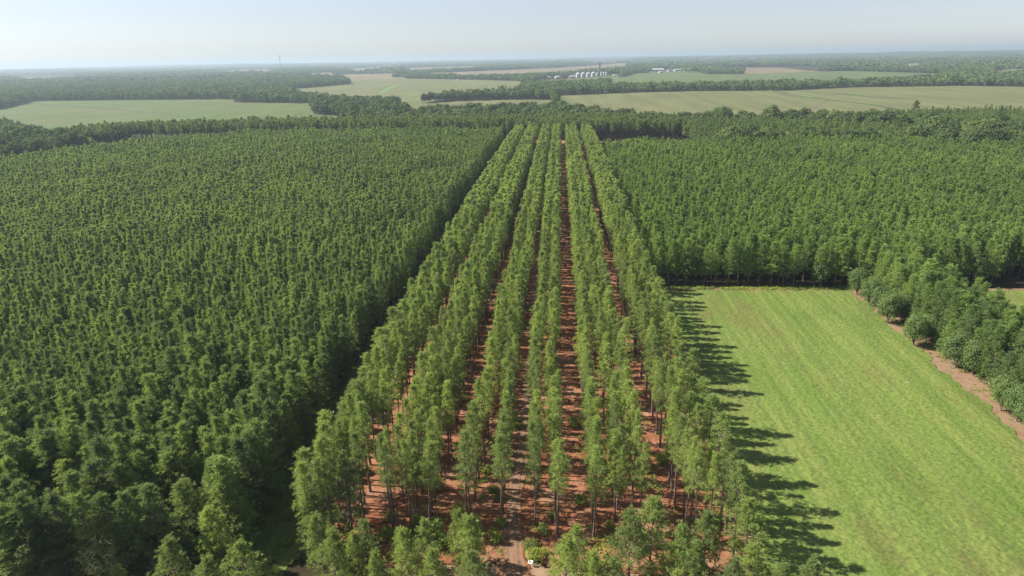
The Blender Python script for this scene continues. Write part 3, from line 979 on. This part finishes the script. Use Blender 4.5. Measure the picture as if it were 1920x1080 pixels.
front = [(-50.5, 86, 13, 'broad pine at the lane corner of the left block'), (-60.5, 87.5, 13, 'broad pine above the dark hollow, second row'), (-69.5, 82, 12, 'broad pale pine behind the silvery tree'), (-76, 86, 12.5, 'broad pine near the left frame edge'), (-55, 82, 12, 'tall pine at the front corner of the left block'), (-42.8, 73.5, 9, 'pine beside the lane at the bottom'), (-46, 70.5, 8.5, 'lowest pine at the bottom left of the lane'), (-66, 75, 9, 'pine before the silvery tree'), (-71.5, 72, 9, 'pine at the bottom left road bank'),
         (-49, 77.5, 11, 'wide pine at the lane end of the left block'), (-64, 84, 12, 'broad grey green pine above the dark hollow'), (-80, 79, 10.5, 'pine in the bottom left corner'), (-59.5, 71, 6, 'small pine growing from the tan road bank'), (-52, 72.5, 9.5, 'pine between the hollow and the lane')]
for i, (x, y, h, lab) in enumerate(front):
    s = h / 11.5
    tree('bushy_pine', OPNV[(i + 2) % 5], (x, y, 0), s, lab, 'pine tree', 'bushy pines at the left front', sxy=s * rng.uniform(1.2, 1.4))
tree('silvery_tree', SILV[0], (-64.5, 75.5, 0), 0.92, 'pale silvery leaved tree at the bottom left', 'tree', None)
tree('silvery_tree', SILV[1], (-56.0, 80.5, 0), 0.5, 'small silvery sapling over the dark hollow', 'tree', None)
for i, (x, y, s) in enumerate(((-60.5, 78, 0.75), (-56.5, 76.8, 0.6), (-53.5, 79.5, 0.55))):
    tree('understory_tree', OAKV[i], (x, y, 0), s, ('dark rounded tree filling the hollow at the left front', 'smaller dark tree in front of the hollow', 'dark low tree between the hollow and lane')[i], 'tree', None)

# shrubs under the near rows
sh = [(-23, 87), (-21.5, 86), (-20, 85.5), (-18.5, 86.5), (-17, 85.5), (-19.5, 88), (-15.5, 87), (-22.5, 89.5), (-17.8, 84), (-14.5, 84.5), (-24.5, 84.5), (-26.5, 86), (-13.5, 88.5), (-9.6, 86), (-9, 90), (-16, 92), (-27, 90.5), (-29, 84), (-4.2, 84.5), (-2, 83.5), (-3.4, 82), (0.5, 84),
      (-2.2, 88), (-1, 92), (3.6, 96), (8, 90), (8.5, 86), (21, 91), (23.5, 89.5), (22, 86), (24.5, 92), (17.5, 84.5), (26, 87), (-11, 98), (-21, 99), (-13, 104), (-30, 101), (9, 100), (18.5, 108), (-19.2, 112), (-20.5, 131), (3.0, 121), (17.2, 134), (-8.6, 120), (-41.5, 84), (-42.6, 80), (-41.0, 77),
      (-40, 87), (-43.5, 90), (-57.5, 81.5), (-59, 80), (-61.5, 75.5), (-73, 77), (-75, 80), (-47.5, 74), (-54.5, 74.5), (28.5, 80), (29.5, 76)]
SG = 'low shrubs on the floor of the pine rows'
for i, (x, y) in enumerate(sh):
    s = rng.uniform(0.5, 1.05)
    tree('shrub', SHRV[i % 5], (x, y, 0), s, 'low leafy green shrub growing among the pine trunks' if x > -40 else 'low leafy shrub at the left block\'s shaded edge', 'shrub', SG if x > -40 else 'shrubs at the left block edge', sxy=s * rng.uniform(0.9, 1.4))

# low weeds and brush scraps on the needle floor
def weed_geo(seed, h, R, n, size):
    r = np.random.default_rng(seed)
    T, Cn = MB(), MB()
    T.tube([(0, 0, 0), (0.05, 0, h * 0.6)], [0.02, 0.01], 3)
    P = np.column_stack([r.normal(0, R * 0.5, n), r.normal(0, R * 0.5, n), np.abs(r.normal(0, h * 0.5, n)) + 0.05])
    Cn.quads(leaf_quads(P, r.normal(0, 0.5, (n, 3)) + [0, 0, 0.8], size, r))
    return T, Cn


L_WEED = library('weed', [weed_geo(900 + i, 0.5, (0.5, 0.9, 1.3)[i % 3], 60, 0.2) for i in range(6)], M['dead'], M['shrub'])
WP = np.column_stack([rng.uniform(-38.5, 28, 2600), 81 + 240 * rng.random(2600) ** 1.6])
v = np.sin(WP[:, 0] / 2.1 + 1.3 * np.sin(WP[:, 1] / 5)) + np.sin(WP[:, 1] / 4.2 + WP[:, 0] / 7)
WP = WP[(v > 0.35) & (np.abs(WP[:, 0] + 6.6) > 1.9) & (np.abs(WP[:, 0] - 2.3) > 1.0)]
scatter(WP, 0.9, 0.3, L_WEED, 6, 'undergrowth', 'scattered green weeds and low brush on the needle floor', 'undergrowth', 21, (0.8, 1.3))
EP = np.vstack([np.column_stack([90.2 + 2.2 * rng.random(90) + 0.7 * rng.normal(size=90), rng.uniform(95, 204, 90)]), np.column_stack([rng.uniform(29, 92, 300), 206 + 2.4 * rng.random(300)])])
scatter(EP, 0.9, 0.3, L_WEED, 6, 'undergrowth', 'ragged weeds along the pasture margins', 'undergrowth', 22, (0.8, 1.3))
BARE = [sep('bare_pine', pine_geo(960 + i, 13.0, 11.2, 1.1, 4, 5, 9, 0.4, 0.06, True, 34), M['dead'], M['pine_row']) for i in range(2)]
for i, (x, y, lab) in enumerate(((-26.8, 91.5, 'half dead pine with bare pale limbs at the edge of the red patch'), (-33.2, 94.5, 'half dead pale stemmed pine inside the outer rows'), (20.6, 87.2, 'pale stemmed pine with bare broken limbs near the pasture corner'))):
    tree('bare_pine', BARE[i % 2], (x, y, 0), (1.0, 0.9, 1.05)[i], lab, 'pine tree', None)

# ------------------------------------------------------------------ middle distance
def box_pts(lo, hi, step, jit):
    X, Y = np.meshgrid(np.arange(lo[0], hi[0], step), np.arange(lo[1], hi[1], step))
    return np.column_stack([X.ravel(), Y.ravel()]) + rng.normal(0, jit, (X.size, 2))


BP = grid_pts(BELT, 3.6, 4.0, 0.8)
BP = BP[in_frame(BP, 14, 100)]
scatter(BP, 1.0, 0.07, L_BELT, 6, 'pine_forest', 'belt of tall bare stemmed pines closing off the rows', 'pine forest', 5)
RF = grid_pts(RIGHT_FAR, 3.8, 3.9, 1.0)
RF = RF[~inside(RF, OAK_BELT)]
RF = RF[in_frame(RF, 14, 100)]
scatter(RF, 1.0, 0.1, L_BLK2, 7, 'pine_forest', 'olive pines beyond the right plantation below the fields', 'pine forest', 6)
FPt = grid_pts(FAR_PATCH, 4.6, 4.6, 1.0)
scatter(FPt[in_frame(FPt, 14, 60)], 0.8, 0.06, L_BELT, 6, 'pine_forest', 'young pine patch at the far left corner', 'pine forest', 7)

ISLAND = [pg for _, _, pg in FIELDS] + [poly((1022, 152), (1022, 146), (1066, 143.5), (1076, 141), (1110, 139.5), (1165, 137.5), (1165, 147), (1060, 151)), poly((1212, 138), (1212, 130.5), (1300, 129), (1300, 136)), poly((728, 121.5), (728, 118.5), (746, 118), (746, 121))]


def not_field(P):
    k = np.ones(len(P), bool)
    for pg in ISLAND:
        k &= ~inside(P, pg)
    return k


def woods_zone(P):
    k = not_field(P)
    for pg in (BELT, RIGHT_FAR, FAR_PATCH, LEFT_BLOCK, RIGHT_BLOCK):
        k &= ~inside(P, pg)
    k |= inside(P, OAK_BELT)
    return k


# nearest woods, out to 1.25 km: single trees
W1 = box_pts((-1000, 480), (1000, 1250), 8.2, 1.7)
W1 = W1[woods_zone(W1)]
W1 = W1[in_frame(W1, 14, 60)]
dd = np.hypot(W1[:, 0], W1[:, 1])
W1 = W1[(dd < 1250) & ~((W1[:, 1] < 690) & (W1[:, 0] > -395) & (W1[:, 0] < 108))]
dd = np.hypot(W1[:, 0], W1[:, 1])
# which are hidden behind others matters little: the nearest three hundred are things of their own
order = np.argsort(dd)
vx, vy, _ = proj(np.column_stack([W1, np.full(len(W1), 12.0)]))
shown = (vx > -10) & (vx < 1930)
order = [i for i in order if shown[i]]
near = order[:300]
isn = np.zeros(len(W1), bool)
isn[near] = True
for i in near:
    x, y = W1[i]
    s = rng.normal(1.0, 0.13) * (1.18 if x > 112 else 1.0)
    if x < -395:
        lab, g = 'rounded broadleaf tree in the wooded corner beyond the left block', 'broadleaf trees beyond the left block'
    elif x > 112:
        lab, g = 'rounded dark broadleaf tree in the band beyond the right block', 'broadleaf trees beyond the right block'
    else:
        lab, g = 'rounded broadleaf tree in the belt behind the tall pines', 'broadleaf trees behind the pine belt'
    limey = rng.random() < (0.28 if x < -395 and y < 620 else 0.1 if (x > 300 and y < 560) else 0.015)
    if limey:
        tree('yellow_green_tree', LIMV[int(rng.integers(3))], (x, y, 0), s, 'yellow green broadleaf tree brighter than its dark neighbours' + (' at the far left' if x < 0 else ' at the far right'), 'tree', 'yellow green trees at the far ' + ('left' if x < 0 else 'right'), sxy=s * rng.uniform(.9, 1.15))
    else:
        tree('broadleaf_tree', BRDV[int(rng.integers(6))], (x, y, 0), s, lab, 'tree', g, sxy=s * rng.uniform(.85, 1.1))
tree('emergent_pine', sep('emergent_pine', pine_geo(801, 19.5, 11, 4.6, 9, 9, 7, 1.1, 0.4, True, 3, 0.9), M['bark'], M['pine_far']), (*at(1713, 226), 0), 1.0, 'lone tall round topped pine rising above the far right pines', 'pine tree', None)

scatter(W1[~isn], 1.0, 0.14, L_WOOD, 8, 'broadleaf_woods', 'belts of rounded dark broadleaf trees between the fields', 'woods', 8, (0.85, 1.15))
# out to 3 km
W2 = box_pts((-2900, 800), (2900, 3000), 11.5, 3.0)
dd = np.hypot(W2[:, 0], W2[:, 1])
W2 = W2[(dd >= 1250) & (dd < 3000)]
W2 = W2[not_field(W2) & in_frame(W2, 14, 40)]
scatter(W2, 1.0, 0.15, L_WOOD2, 6, 'broadleaf_woods', 'hazy woods spreading round the far fields and farm', 'woods', 9, (0.95, 1.3))
# low wooded rises toward the horizon
def rise(x, y):
    d = np.hypot(x, y)
    k = np.clip((d - 7000) / 5000, 0, 1)
    a = np.arctan2(x, y)
    n = np.sin(x / 1900 + 1.3 * np.sin(y / 2600)) + 0.7 * np.sin(y / 1500 + x / 3100) + 0.5 * np.sin(a * 23 + d / 2700)
    return k * k * (3 - 2 * k) * np.maximum(0, 15 + 8 * n + 10 * np.clip(a, -0.2, 0.7))


aa = np.linspace(-1.0, 0.9, 120)
rr = np.concatenate([np.linspace(6950, 12000, 40), np.linspace(12600, 24000, 20)])
A_, R_ = np.meshgrid(aa, rr)
X_, Y_ = R_ * np.sin(A_), R_ * np.cos(A_)
Z_ = rise(X_, Y_) + 0.02
ii = np.arange(A_.size).reshape(A_.shape)
me = bpy.data.meshes.new('hills')
me.from_pydata(np.column_stack([X_.ravel(), Y_.ravel(), Z_.ravel()]).tolist(), [], np.stack([ii[:-1, :-1], ii[:-1, 1:], ii[1:, 1:], ii[1:, :-1]], -1).reshape(-1, 4).tolist())
me.materials.append(M['ground'])
me.update()
tag(put('hills', me), 'low wooded rises fading into haze along the horizon', 'hills', None, 'structure')
# out to the horizon: woodland pieces
P3 = []
for lo, hi, st in ((2950, 6000, 88), (6000, 10500, 140), (10500, 20000, 300)):
    q = box_pts((-18000, lo * 0.6), (18000, hi), st, st * 0.14)
    dd = np.hypot(q[:, 0], q[:, 1])
    q = q[(dd >= lo) & (dd < hi)]
    q = q[in_frame(q, 14, 30)]
    # small open fields scattered through the woods
    v = np.sin(q[:, 0] / 310 + np.sin(q[:, 1] / 700) * 2) + np.sin(q[:, 1] / 520 + np.sin(q[:, 0] / 450) * 1.7)
    q = q[(v < 1.35)]
    P3.append(q)
P3 = np.vstack(P3)
P3 = P3[not_field(P3)]
scatter(P3, 1.0, 0.14, L_PATCH, 5, 'broadleaf_woods', 'blue hazed woodland running to the horizon', 'woods', 10, (0.95, 1.25), rise(P3[:, 0], P3[:, 1]))


# ------------------------------------------------------------------ farm
def grain_bin(px, py, dia, eave, peak, label, group):
    x, y = at(px, py)
    e = empty('grain_bin', (x, y, 0))
    r = dia / 2
    b = MB()
    k = 28
    t = np.arange(k) * 2 * math.pi / k
    zs = np.linspace(0, eave, 15)
    rr = np.array([r + (0.06 if i % 2 else 0) for i in range(15)])
    V = np.vstack([np.column_stack([rr[i] * np.cos(t), rr[i] * np.sin(t), np.full(k, zs[i])]) for i in range(15)])
    b.add(V, [(i * k + j, i * k + (j + 1) % k, (i + 1) * k + (j + 1) % k, (i + 1) * k + j) for i in range(14) for j in range(k)])
    put('wall', b.mesh('bin_wall', [M['steel']]), e)
    b = MB()
    b.tube([(0, 0, eave - 0.15), (0, 0, eave + 0.02), (0, 0, peak - 0.9)], [r + 0.35, r + 0.35, 1.0], k)
    roof = put('roof', b.mesh('bin_roof', [M['steel']]), e)
    b = MB()
    b.tube([(0, 0, peak - 0.9), (0, 0, peak - 0.3), (0, 0, peak)], [0.95, 0.95, 0.3], 12)
    put('cap', b.mesh('bin_cap', [M['steel_dark']]), roof)
    b = MB()
    for a in (-1.9,):
        cx, cy = (r + 0.2) * math.cos(a), (r + 0.2) * math.sin(a)
        b.tube([(cx, cy, 0), (cx, cy, eave)], [0.16, 0.16], 5)
        for z in np.arange(0.5, eave, 0.8):
            b.box((cx - 0.3, cy - 0.06, z), (cx + 0.3, cy + 0.06, z + 0.1))
    put('ladder', b.mesh('bin_ladder', [M['steel_dark']]), e)
    tag(e, label, 'grain bin', group)
    return x, y


G = 'grain bins in a row at the farm'
for i, px in enumerate((1083.7, 1093.2, 1102.9, 1112.2)):
    grain_bin(px, (145.5, 144.9, 144.5, 144.1)[i], 15.5, 13.0, 18.2, ('large round steel grain bin, nearest the rusty red barn', 'large steel grain bin, second from the red barn', 'large steel grain bin, third from the red barn', 'large steel grain bin, last big one before the tower')[i], G)
for i, (px, py, dm, ev, pk) in enumerate(((1119.5, 142.9, 10, 10, 14), (1128.0, 142.2, 9, 12, 15), (1132.6, 141.6, 7, 11, 14), (1136.8, 141.2, 7, 10.5, 13.5))):
    grain_bin(px, py, dm, ev, pk, ('smaller grain bin just before the leg tower', 'tall narrow bin just past the leg tower', 'small bin, second past the leg tower', 'small bin at the outer end of the bin row')[i], G)
# elevator leg tower
x, y = at(1124.2, 143.2)
e = empty('grain_elevator', (x, y, 0))
b = MB()
for sx in (-1.3, 1.3):
    for sy in (-1.3, 1.3):
        b.tube([(sx * 1.3, sy * 1.3, 0), (sx * 1.3, sy * 1.3, 44)], [0.35, 0.35], 5)
for k in range(15):
    z = k * 3
    for a, c in (((-1.3, -1.3), (1.3, -1.3)), ((1.3, -1.3), (1.3, 1.3)), ((1.3, 1.3), (-1.3, 1.3)), ((-1.3, 1.3), (-1.3, -1.3))):
        b.tube([(*a, z), (*c, z + 3 if z < 42 else z + 1.5)], [0.1, 0.1], 4)
put('tower_frame', b.mesh('tower_frame', [M['steel_dark']]), e)
b = MB()
b.box((-1.25, -0.9, 0.3), (-0.1, 0.9, 46))
b.box((0.1, -0.9, 0.3), (1.25, 0.9, 46))
put('leg_casing', b.mesh('leg_casing', [M['steel_dark']]), e)
b = MB()
b.box((-1.9, -1.1, 45.9), (1.9, 1.1, 48.5))
b.box((-2.4, -1.8, 44.1), (2.4, 1.8, 44.3))
put('head', b.mesh('tower_head', [M['steel_dark']]), e)
b = MB()
for tx in (-24, -42, 10, 18):
    b.tube([(0, 0, 45.5), (tx, 1, 16)], [0.25, 0.25], 5)
put('spout', b.mesh('tower_spouts', [M['steel']]), e)
tag(e, 'tall slim steel grain elevator tower rising above the bins', 'grain elevator')
x, y = at(1121.4, 142.4)
b = MB()
b.tube([(x, y, 0), (x, y, 27), (x, y, 28)], [0.9, 0.9, 0.5], 10)
e = empty('dryer_stack', (x, y, 0))
b = MB()
b.tube([(0, 0, 0), (0, 0, 26)], [0.9, 0.9], 10)
put('pipe', b.mesh('stack_pipe', [M['steel']]), e)
b = MB()
b.tube([(0, 0, 26), (0, 0, 27)], [1.3, 0.3], 10)
put('cap', b.mesh('stack_cap', [M['steel_dark']]), e)
tag(e, 'slim pale stack pipe beside the elevator tower', 'stack')


def shed(name, p0, p1, depth, eave, ridge, wall, roof, label, doors=(), cat='shed', group=None):
    (x0, y0), (x1, y1) = at(*p0), at(*p1)
    L = math.hypot(x1 - x0, y1 - y0)
    e = empty(name, (x0, y0, 0), math.atan2(y1 - y0, x1 - x0))
    b = MB()
    V = [(0, 0, 0), (L, 0, 0), (L, depth, 0), (0, depth, 0), (0, 0, eave), (L, 0, eave), (L, depth, eave), (0, depth, eave), (0, depth / 2, ridge), (L, depth / 2, ridge)]
    b.add(V, [(0, 1, 5, 4), (2, 3, 7, 6), (1, 2, 6, 9, 5), (3, 0, 4, 8, 7)])
    put('wall', b.mesh(name + '_wall', [wall]), e)
    b = MB()
    o, th = 0.5, 0.25
    for s in (0, 1):
        ya, yb = (-o, depth / 2) if s == 0 else (depth + o, depth / 2)
        za, zb = eave - o * (ridge - eave) / (depth / 2) + 0.06, ridge + 0.06
        V = [(-o, ya, za), (L + o, ya, za), (L + o, yb, zb), (-o, yb, zb), (-o, ya, za + th), (L + o, ya, za + th), (L + o, yb, zb + th), (-o, yb, zb + th)]
        b.add(V, [(0, 1, 2, 3), (4, 5, 6, 7), (0, 1, 5, 4), (1, 2, 6, 5), (2, 3, 7, 6), (3, 0, 4, 7)])
    put('roof', b.mesh(name + '_roof', [roof]), e)
    for (a, c, h, nm) in doors:
        b = MB()
        b.box((a * L, -0.12, 0.0 if nm == 'door' else 1.2), (c * L, -0.02, h))
        put(nm, b.mesh(name + '_' + nm, [M['opening']]), e)
    tag(e, label, cat, group)


shed('farm_shed', (1223, 134.2), (1244.3, 133.8), 18, 8.5, 12.5, M['pale_wall'], M['white'], 'long white metal farm shed with a dark doorway', ((0.22, 0.46, 4.8, 'door'), (0.72, 0.78, 4.0, 'door')))
shed('farm_house', (1237, 136.6), (1243, 136.4), 9, 4, 7, M['white'], M['pale_wall'], 'small white house in front of the long white shed', ((0.2, 0.35, 2.4, 'window'), (0.6, 0.75, 2.4, 'window')), 'house')
shed('farm_shed', (1253.5, 134.0), (1261, 133.6), 9, 5.5, 9, M['white'], M['pale_wall'], 'small white gabled building between the long shed and green shed', ((0.2, 0.4, 3.5, 'door'), (0.6, 0.8, 3.5, 'door')))
shed('farm_shed', (1266.7, 133.4), (1274.7, 133.0), 16, 6, 9, M['green_wall'], M['white'], 'pale green shed with a white gable end', ((0.3, 0.6, 4.0, 'door'),))
shed('farm_shed', (1275.6, 132.4), (1281.5, 132.0), 14, 5.5, 8, M['green_wall'], M['green_wall'], 'smaller pale green shed at the end of the farm row', ((0.3, 0.6, 4.0, 'door'),))
shed('farm_shed', (1027, 148.2), (1033, 147.8), 10, 6, 8.5, M['pale_wall'], M['white'], 'white roofed shed at the tree edge left of the farmyard', ((0.3, 0.6, 4.0, 'door'),))
shed('farm_shed', (1042, 147.0), (1049, 146.8), 10, 5, 8, M['white'], M['white'], 'low white shed beside the pipe frame', ((0.4, 0.7, 3.6, 'door'),))
shed('red_barn', (1069.5, 146.6), (1079.5, 146.2), 12, 4.5, 9.5, M['red_wall'], M['white'], 'rusty red walled barn with a white roof by the bins', ((0.35, 0.6, 3.6, 'door'),), 'barn')
shed('farm_shed', (1151, 142.3), (1158, 142.0), 7, 3, 4.5, M['white'], M['white'], 'long low white shed right of the bin row', ((0.4, 0.6, 2.4, 'door'),))
shed('farm_shed', (856, 152.4), (859.5, 152.3), 6, 3.5, 5, M['white'], M['white'], 'tiny white hut at the edge of the tree island', ((0.3, 0.7, 2.4, 'door'),))
shed('white_building', (733, 120.2), (741, 119.6), 30, 16, 22, M['white'], M['white'], 'hazy white building beside the distant water tower', ((0.3, 0.5, 8, 'door'),), 'building')
for i, (px, py, s, lab) in enumerate(((1053.5, 148.9, .8, 'round dark tree at the foot of the white spout frame'), (1058.5, 149.2, .85, 'broad dark tree in front of the white spout frame'), (1063.5, 148.8, .8, 'dark tree between the spout frame and red barn'),
        (1071, 140.8, .85, 'tree behind the red barn roof'), (1080, 140.4, .9, 'tree behind the first large grain bin'), (1089, 139.8, .9, 'tree behind the second large grain bin'), (1101, 139.2, 1.35, 'tallest tree rising behind the grain bins'),
        (1108, 139.2, .9, 'tree behind the fourth large grain bin'), (1128, 138.4, 1.2, 'tall tree just past the elevator tower'), (1142, 139.6, 1.0, 'tree at the outer end of the bin row'), (1148, 139.4, 1.05, 'tree between the bin row and long low shed'), (1036.5, 146.6, .9, 'tree between the two small white farm sheds'), (1240.5, 137.6, .55, 'small tree in front of the small white house'), (1249, 133.6, .7, 'tree between the long shed and the gabled building'))):
    tree('farmyard_tree', BRDV[i % 6], (*at(px, py), 0), s, lab, 'tree', 'trees in the farmyard', sxy=s * 0.9)
# trailer
x, y = at(1191.5, 139.9)
e = empty('trailer', (x, y, 0), -0.1)
b = MB()
b.box((-4.2, -1.3, 1.0), (4.2, 1.3, 3.9))
put('body', b.mesh('trailer_body', [M['white']]), e)
b = MB()
b.box((4.2, -0.15, 0.9), (6.0, 0.15, 1.15))
put('drawbar', b.mesh('trailer_bar', [M['steel_dark']]), e)
for sx in (-1.2, 0.4):
    for sy in (-1.2, 1.2):
        b = MB()
        b.tube([(sx, sy - 0.15, 0.5), (sx, sy + 0.15, 0.5)], [0.5, 0.5], 12)
        put('wheel', b.mesh('trailer_wheel', [M['ink']]), e)
tag(e, 'small white trailer parked on the field before the long shed', 'trailer')
# pipe frame (old grain leg with spouts)
x, y = at(1056.5, 146.5)
e = empty('auger_frame', (x, y, 0))
for nm, a, c in (('leg', (-10, 0, 0), (-9, 0, 26)), ('leg', (2, 0, 0), (1, 0, 30)), ('spout', (1, 0, 29.5), (13, 2, 9)), ('spout', (0.8, 0, 28), (-9, 1, 17)), ('spout', (6, 1, 20), (-3, 1, 9)), ('beam', (-9, 0, 13), (1.5, 0, 13))):
    b = MB()
    b.tube([a, c], [0.42, 0.42], 6)
    put(nm, b.mesh('frame_' + nm, [M['white']]), e)
tag(e, 'white frame of slanting grain spouts among farmyard trees', 'auger')

# radio mast and water tower near the horizon
x, y = at(527.6, 140)
k = 5200 / math.hypot(x, y)
x, y = x * k, y * k
e = empty('radio_mast', (x, y, 0))
b = MB()
for a in (0, 2.094, 4.189):
    c, s = math.cos(a) * 1.6, math.sin(a) * 1.6
    b.tube([(c, s, 0), (c, s, 118)], [0.6, 0.6], 4)
for z in np.arange(0, 116, 6):
    for a in (0, 2.094, 4.189):
        b.tube([(math.cos(a) * 1.6, math.sin(a) * 1.6, z), (math.cos(a + 2.094) * 1.6, math.sin(a + 2.094) * 1.6, z + 6)], [0.3, 0.3], 3)
put('lattice', b.mesh('mast_lattice', [M['steel_dark']]), e)
b = MB()
b.tube([(0, 0, 117), (0, 0, 124)], [0.5, 0.25], 5)
put('antenna', b.mesh('mast_antenna', [M['steel_dark']]), e)
tag(e, 'thin grey radio mast poking above the hazy horizon', 'radio mast')
x, y = at(722.6, 140)
k = 7000 / math.hypot(x, y)
x, y = x * k, y * k
e = empty('water_tower', (x, y, float(rise(np.array([x]), np.array([y]))[0])))
e.scale = (0.72, 0.72, 0.75)
b = MB()
b.tube([(0, 0, 0), (0, 0, 6), (0, 0, 46), (0, 0, 52)], [6, 2.8, 2.4, 4], 14)
put('column', b.mesh('tower_column', [M['white']]), e)
b = MB()
b.tube([(0, 0, 52), (0, 0, 55), (0, 0, 60), (0, 0, 65), (0, 0, 67.5)], [4.05, 9, 11, 8.5, 2], 18)
put('tank', b.mesh('tower_tank', [M['white']]), e)
tag(e, 'white water tower with a bulbous tank far off in the woods', 'water tower')

# notice beside the mouth of the dirt track
x, y = at(994.8, 1062)
e = empty('notice_sign', (x, y, 0), 0.02)
b = MB()
b.box((-0.36, -0.012, -0.22), (0.36, 0.012, 0.22))
bd = put('board', b.mesh('sign_board', [M['sign_white']]), e, (0, -0.06, 0.85), (math.radians(-48), 0, math.radians(-12)))
b = MB()
b.box((-0.2, -0.018, -0.05), (-0.06, -0.014, 0.05))
b.box((0.0, -0.018, -0.02), (0.2, -0.014, 0.015))
put('print', b.mesh('sign_print', [M['ink']]), bd)
for sx, mt in ((-0.34, 'red'), (0.34, 'wood')):
    b = MB()
    b.tube([(sx, 0.05, -0.1), (sx, 0.05, 1.05)], [0.03, 0.03], 6)
    put('post', b.mesh('sign_post', [M[mt]]), e)
tag(e, 'small white notice sign on posts beside the dirt track', 'sign')

# ------------------------------------------------------------------ air
m, nt, out = new_mat('summer_haze')
pv = N(nt, 'ShaderNodeVolumePrincipled')
pv.inputs['Color'].default_value = (0.53, 0.66, 0.76, 1)
pv.inputs['Density'].default_value = 1.2e-4
pv.inputs['Density Attribute'].default_value = ''
pv.inputs['Anisotropy'].default_value = 0.25
nt.links.new(pv.outputs[0], out.inputs['Volume'])
b = MB()
HB = 46000
b.box((-HB, -HB, -1.0), (HB, HB, 128.0))
hz = put('haze', b.mesh('haze', [m]))
tag(hz, 'thin pale summer haze lying over the whole landscape', 'haze', None, 'stuff')
hz.display_type = 'WIRE'

# ------------------------------------------------------------------ light, sky, camera
SUN_EL = math.radians(42)
SUN_AZ = math.radians(-85)          # clockwise from +Y: to the left and a little beyond
to_sun = Vector((math.sin(SUN_AZ) * math.cos(SUN_EL), math.cos(SUN_AZ) * math.cos(SUN_EL), math.sin(SUN_EL)))
sl = bpy.data.lights.new('sun', 'SUN')
sl.energy = 4.0
sl.angle = math.radians(0.5)
sl.color = (1.0, 0.93, 0.82)
so = bpy.data.objects.new('sun', sl)
COL.objects.link(so)
so.rotation_euler = to_sun.to_track_quat('Z', 'Y').to_euler()

w = bpy.data.worlds.new('World')
sc.world = w
w.use_nodes = True
nt = w.node_tree
nt.nodes.clear()
sky = N(nt, 'ShaderNodeTexSky', sky_type='NISHITA', sun_disc=False, sun_elevation=SUN_EL, sun_rotation=SUN_AZ, altitude=100, air_density=1.0, dust_density=0.4, ozone_density=3.5)
bg = N(nt, 'ShaderNodeBackground', i_Strength=0.054)
wo = N(nt, 'ShaderNodeOutputWorld')
hs = N(nt, 'ShaderNodeHueSaturation', i_Saturation=0.52)
nt.links.new(sky.outputs[0], hs.inputs['Color'])
nt.links.new(mixc(nt, 1.0, hs.outputs[0], (0.785, 0.8, 0.87), 'MULTIPLY'), bg.inputs[0])
nt.links.new(bg.outputs[0], wo.inputs[0])

cd = bpy.data.cameras.new('camera')
cd.sensor_width = 36
cd.lens = 24
cd.clip_start = 0.5
cd.clip_end = 120000
co = bpy.data.objects.new('camera', cd)
COL.objects.link(co)
Mx = Matrix(((rt[0], up[0], -fw[0], 0), (rt[1], up[1], -fw[1], 0), (rt[2], up[2], -fw[2], EYE_H), (0, 0, 0, 1)))
co.matrix_world = Mx
sc.camera = co

sc.view_settings.view_transform = 'Standard'
sc.view_settings.look = 'None'
sc.view_settings.gamma = 1
sc.view_settings.exposure = 1.6
sc.render.engine = 'CYCLES'
cy = sc.cycles
cy.max_bounces = 8
cy.diffuse_bounces = 6
cy.glossy_bounces = 1
cy.transmission_bounces = 6
cy.volume_bounces = 0
cy.transparent_max_bounces = 4
cy.use_denoising = True
cy.use_adaptive_sampling = False
cy.sample_clamp_indirect = 4
cy.denoiser = 'OPENIMAGEDENOISE'
cy.denoising_input_passes = 'RGB_ALBEDO_NORMAL'
cy.denoising_prefilter = 'NONE'
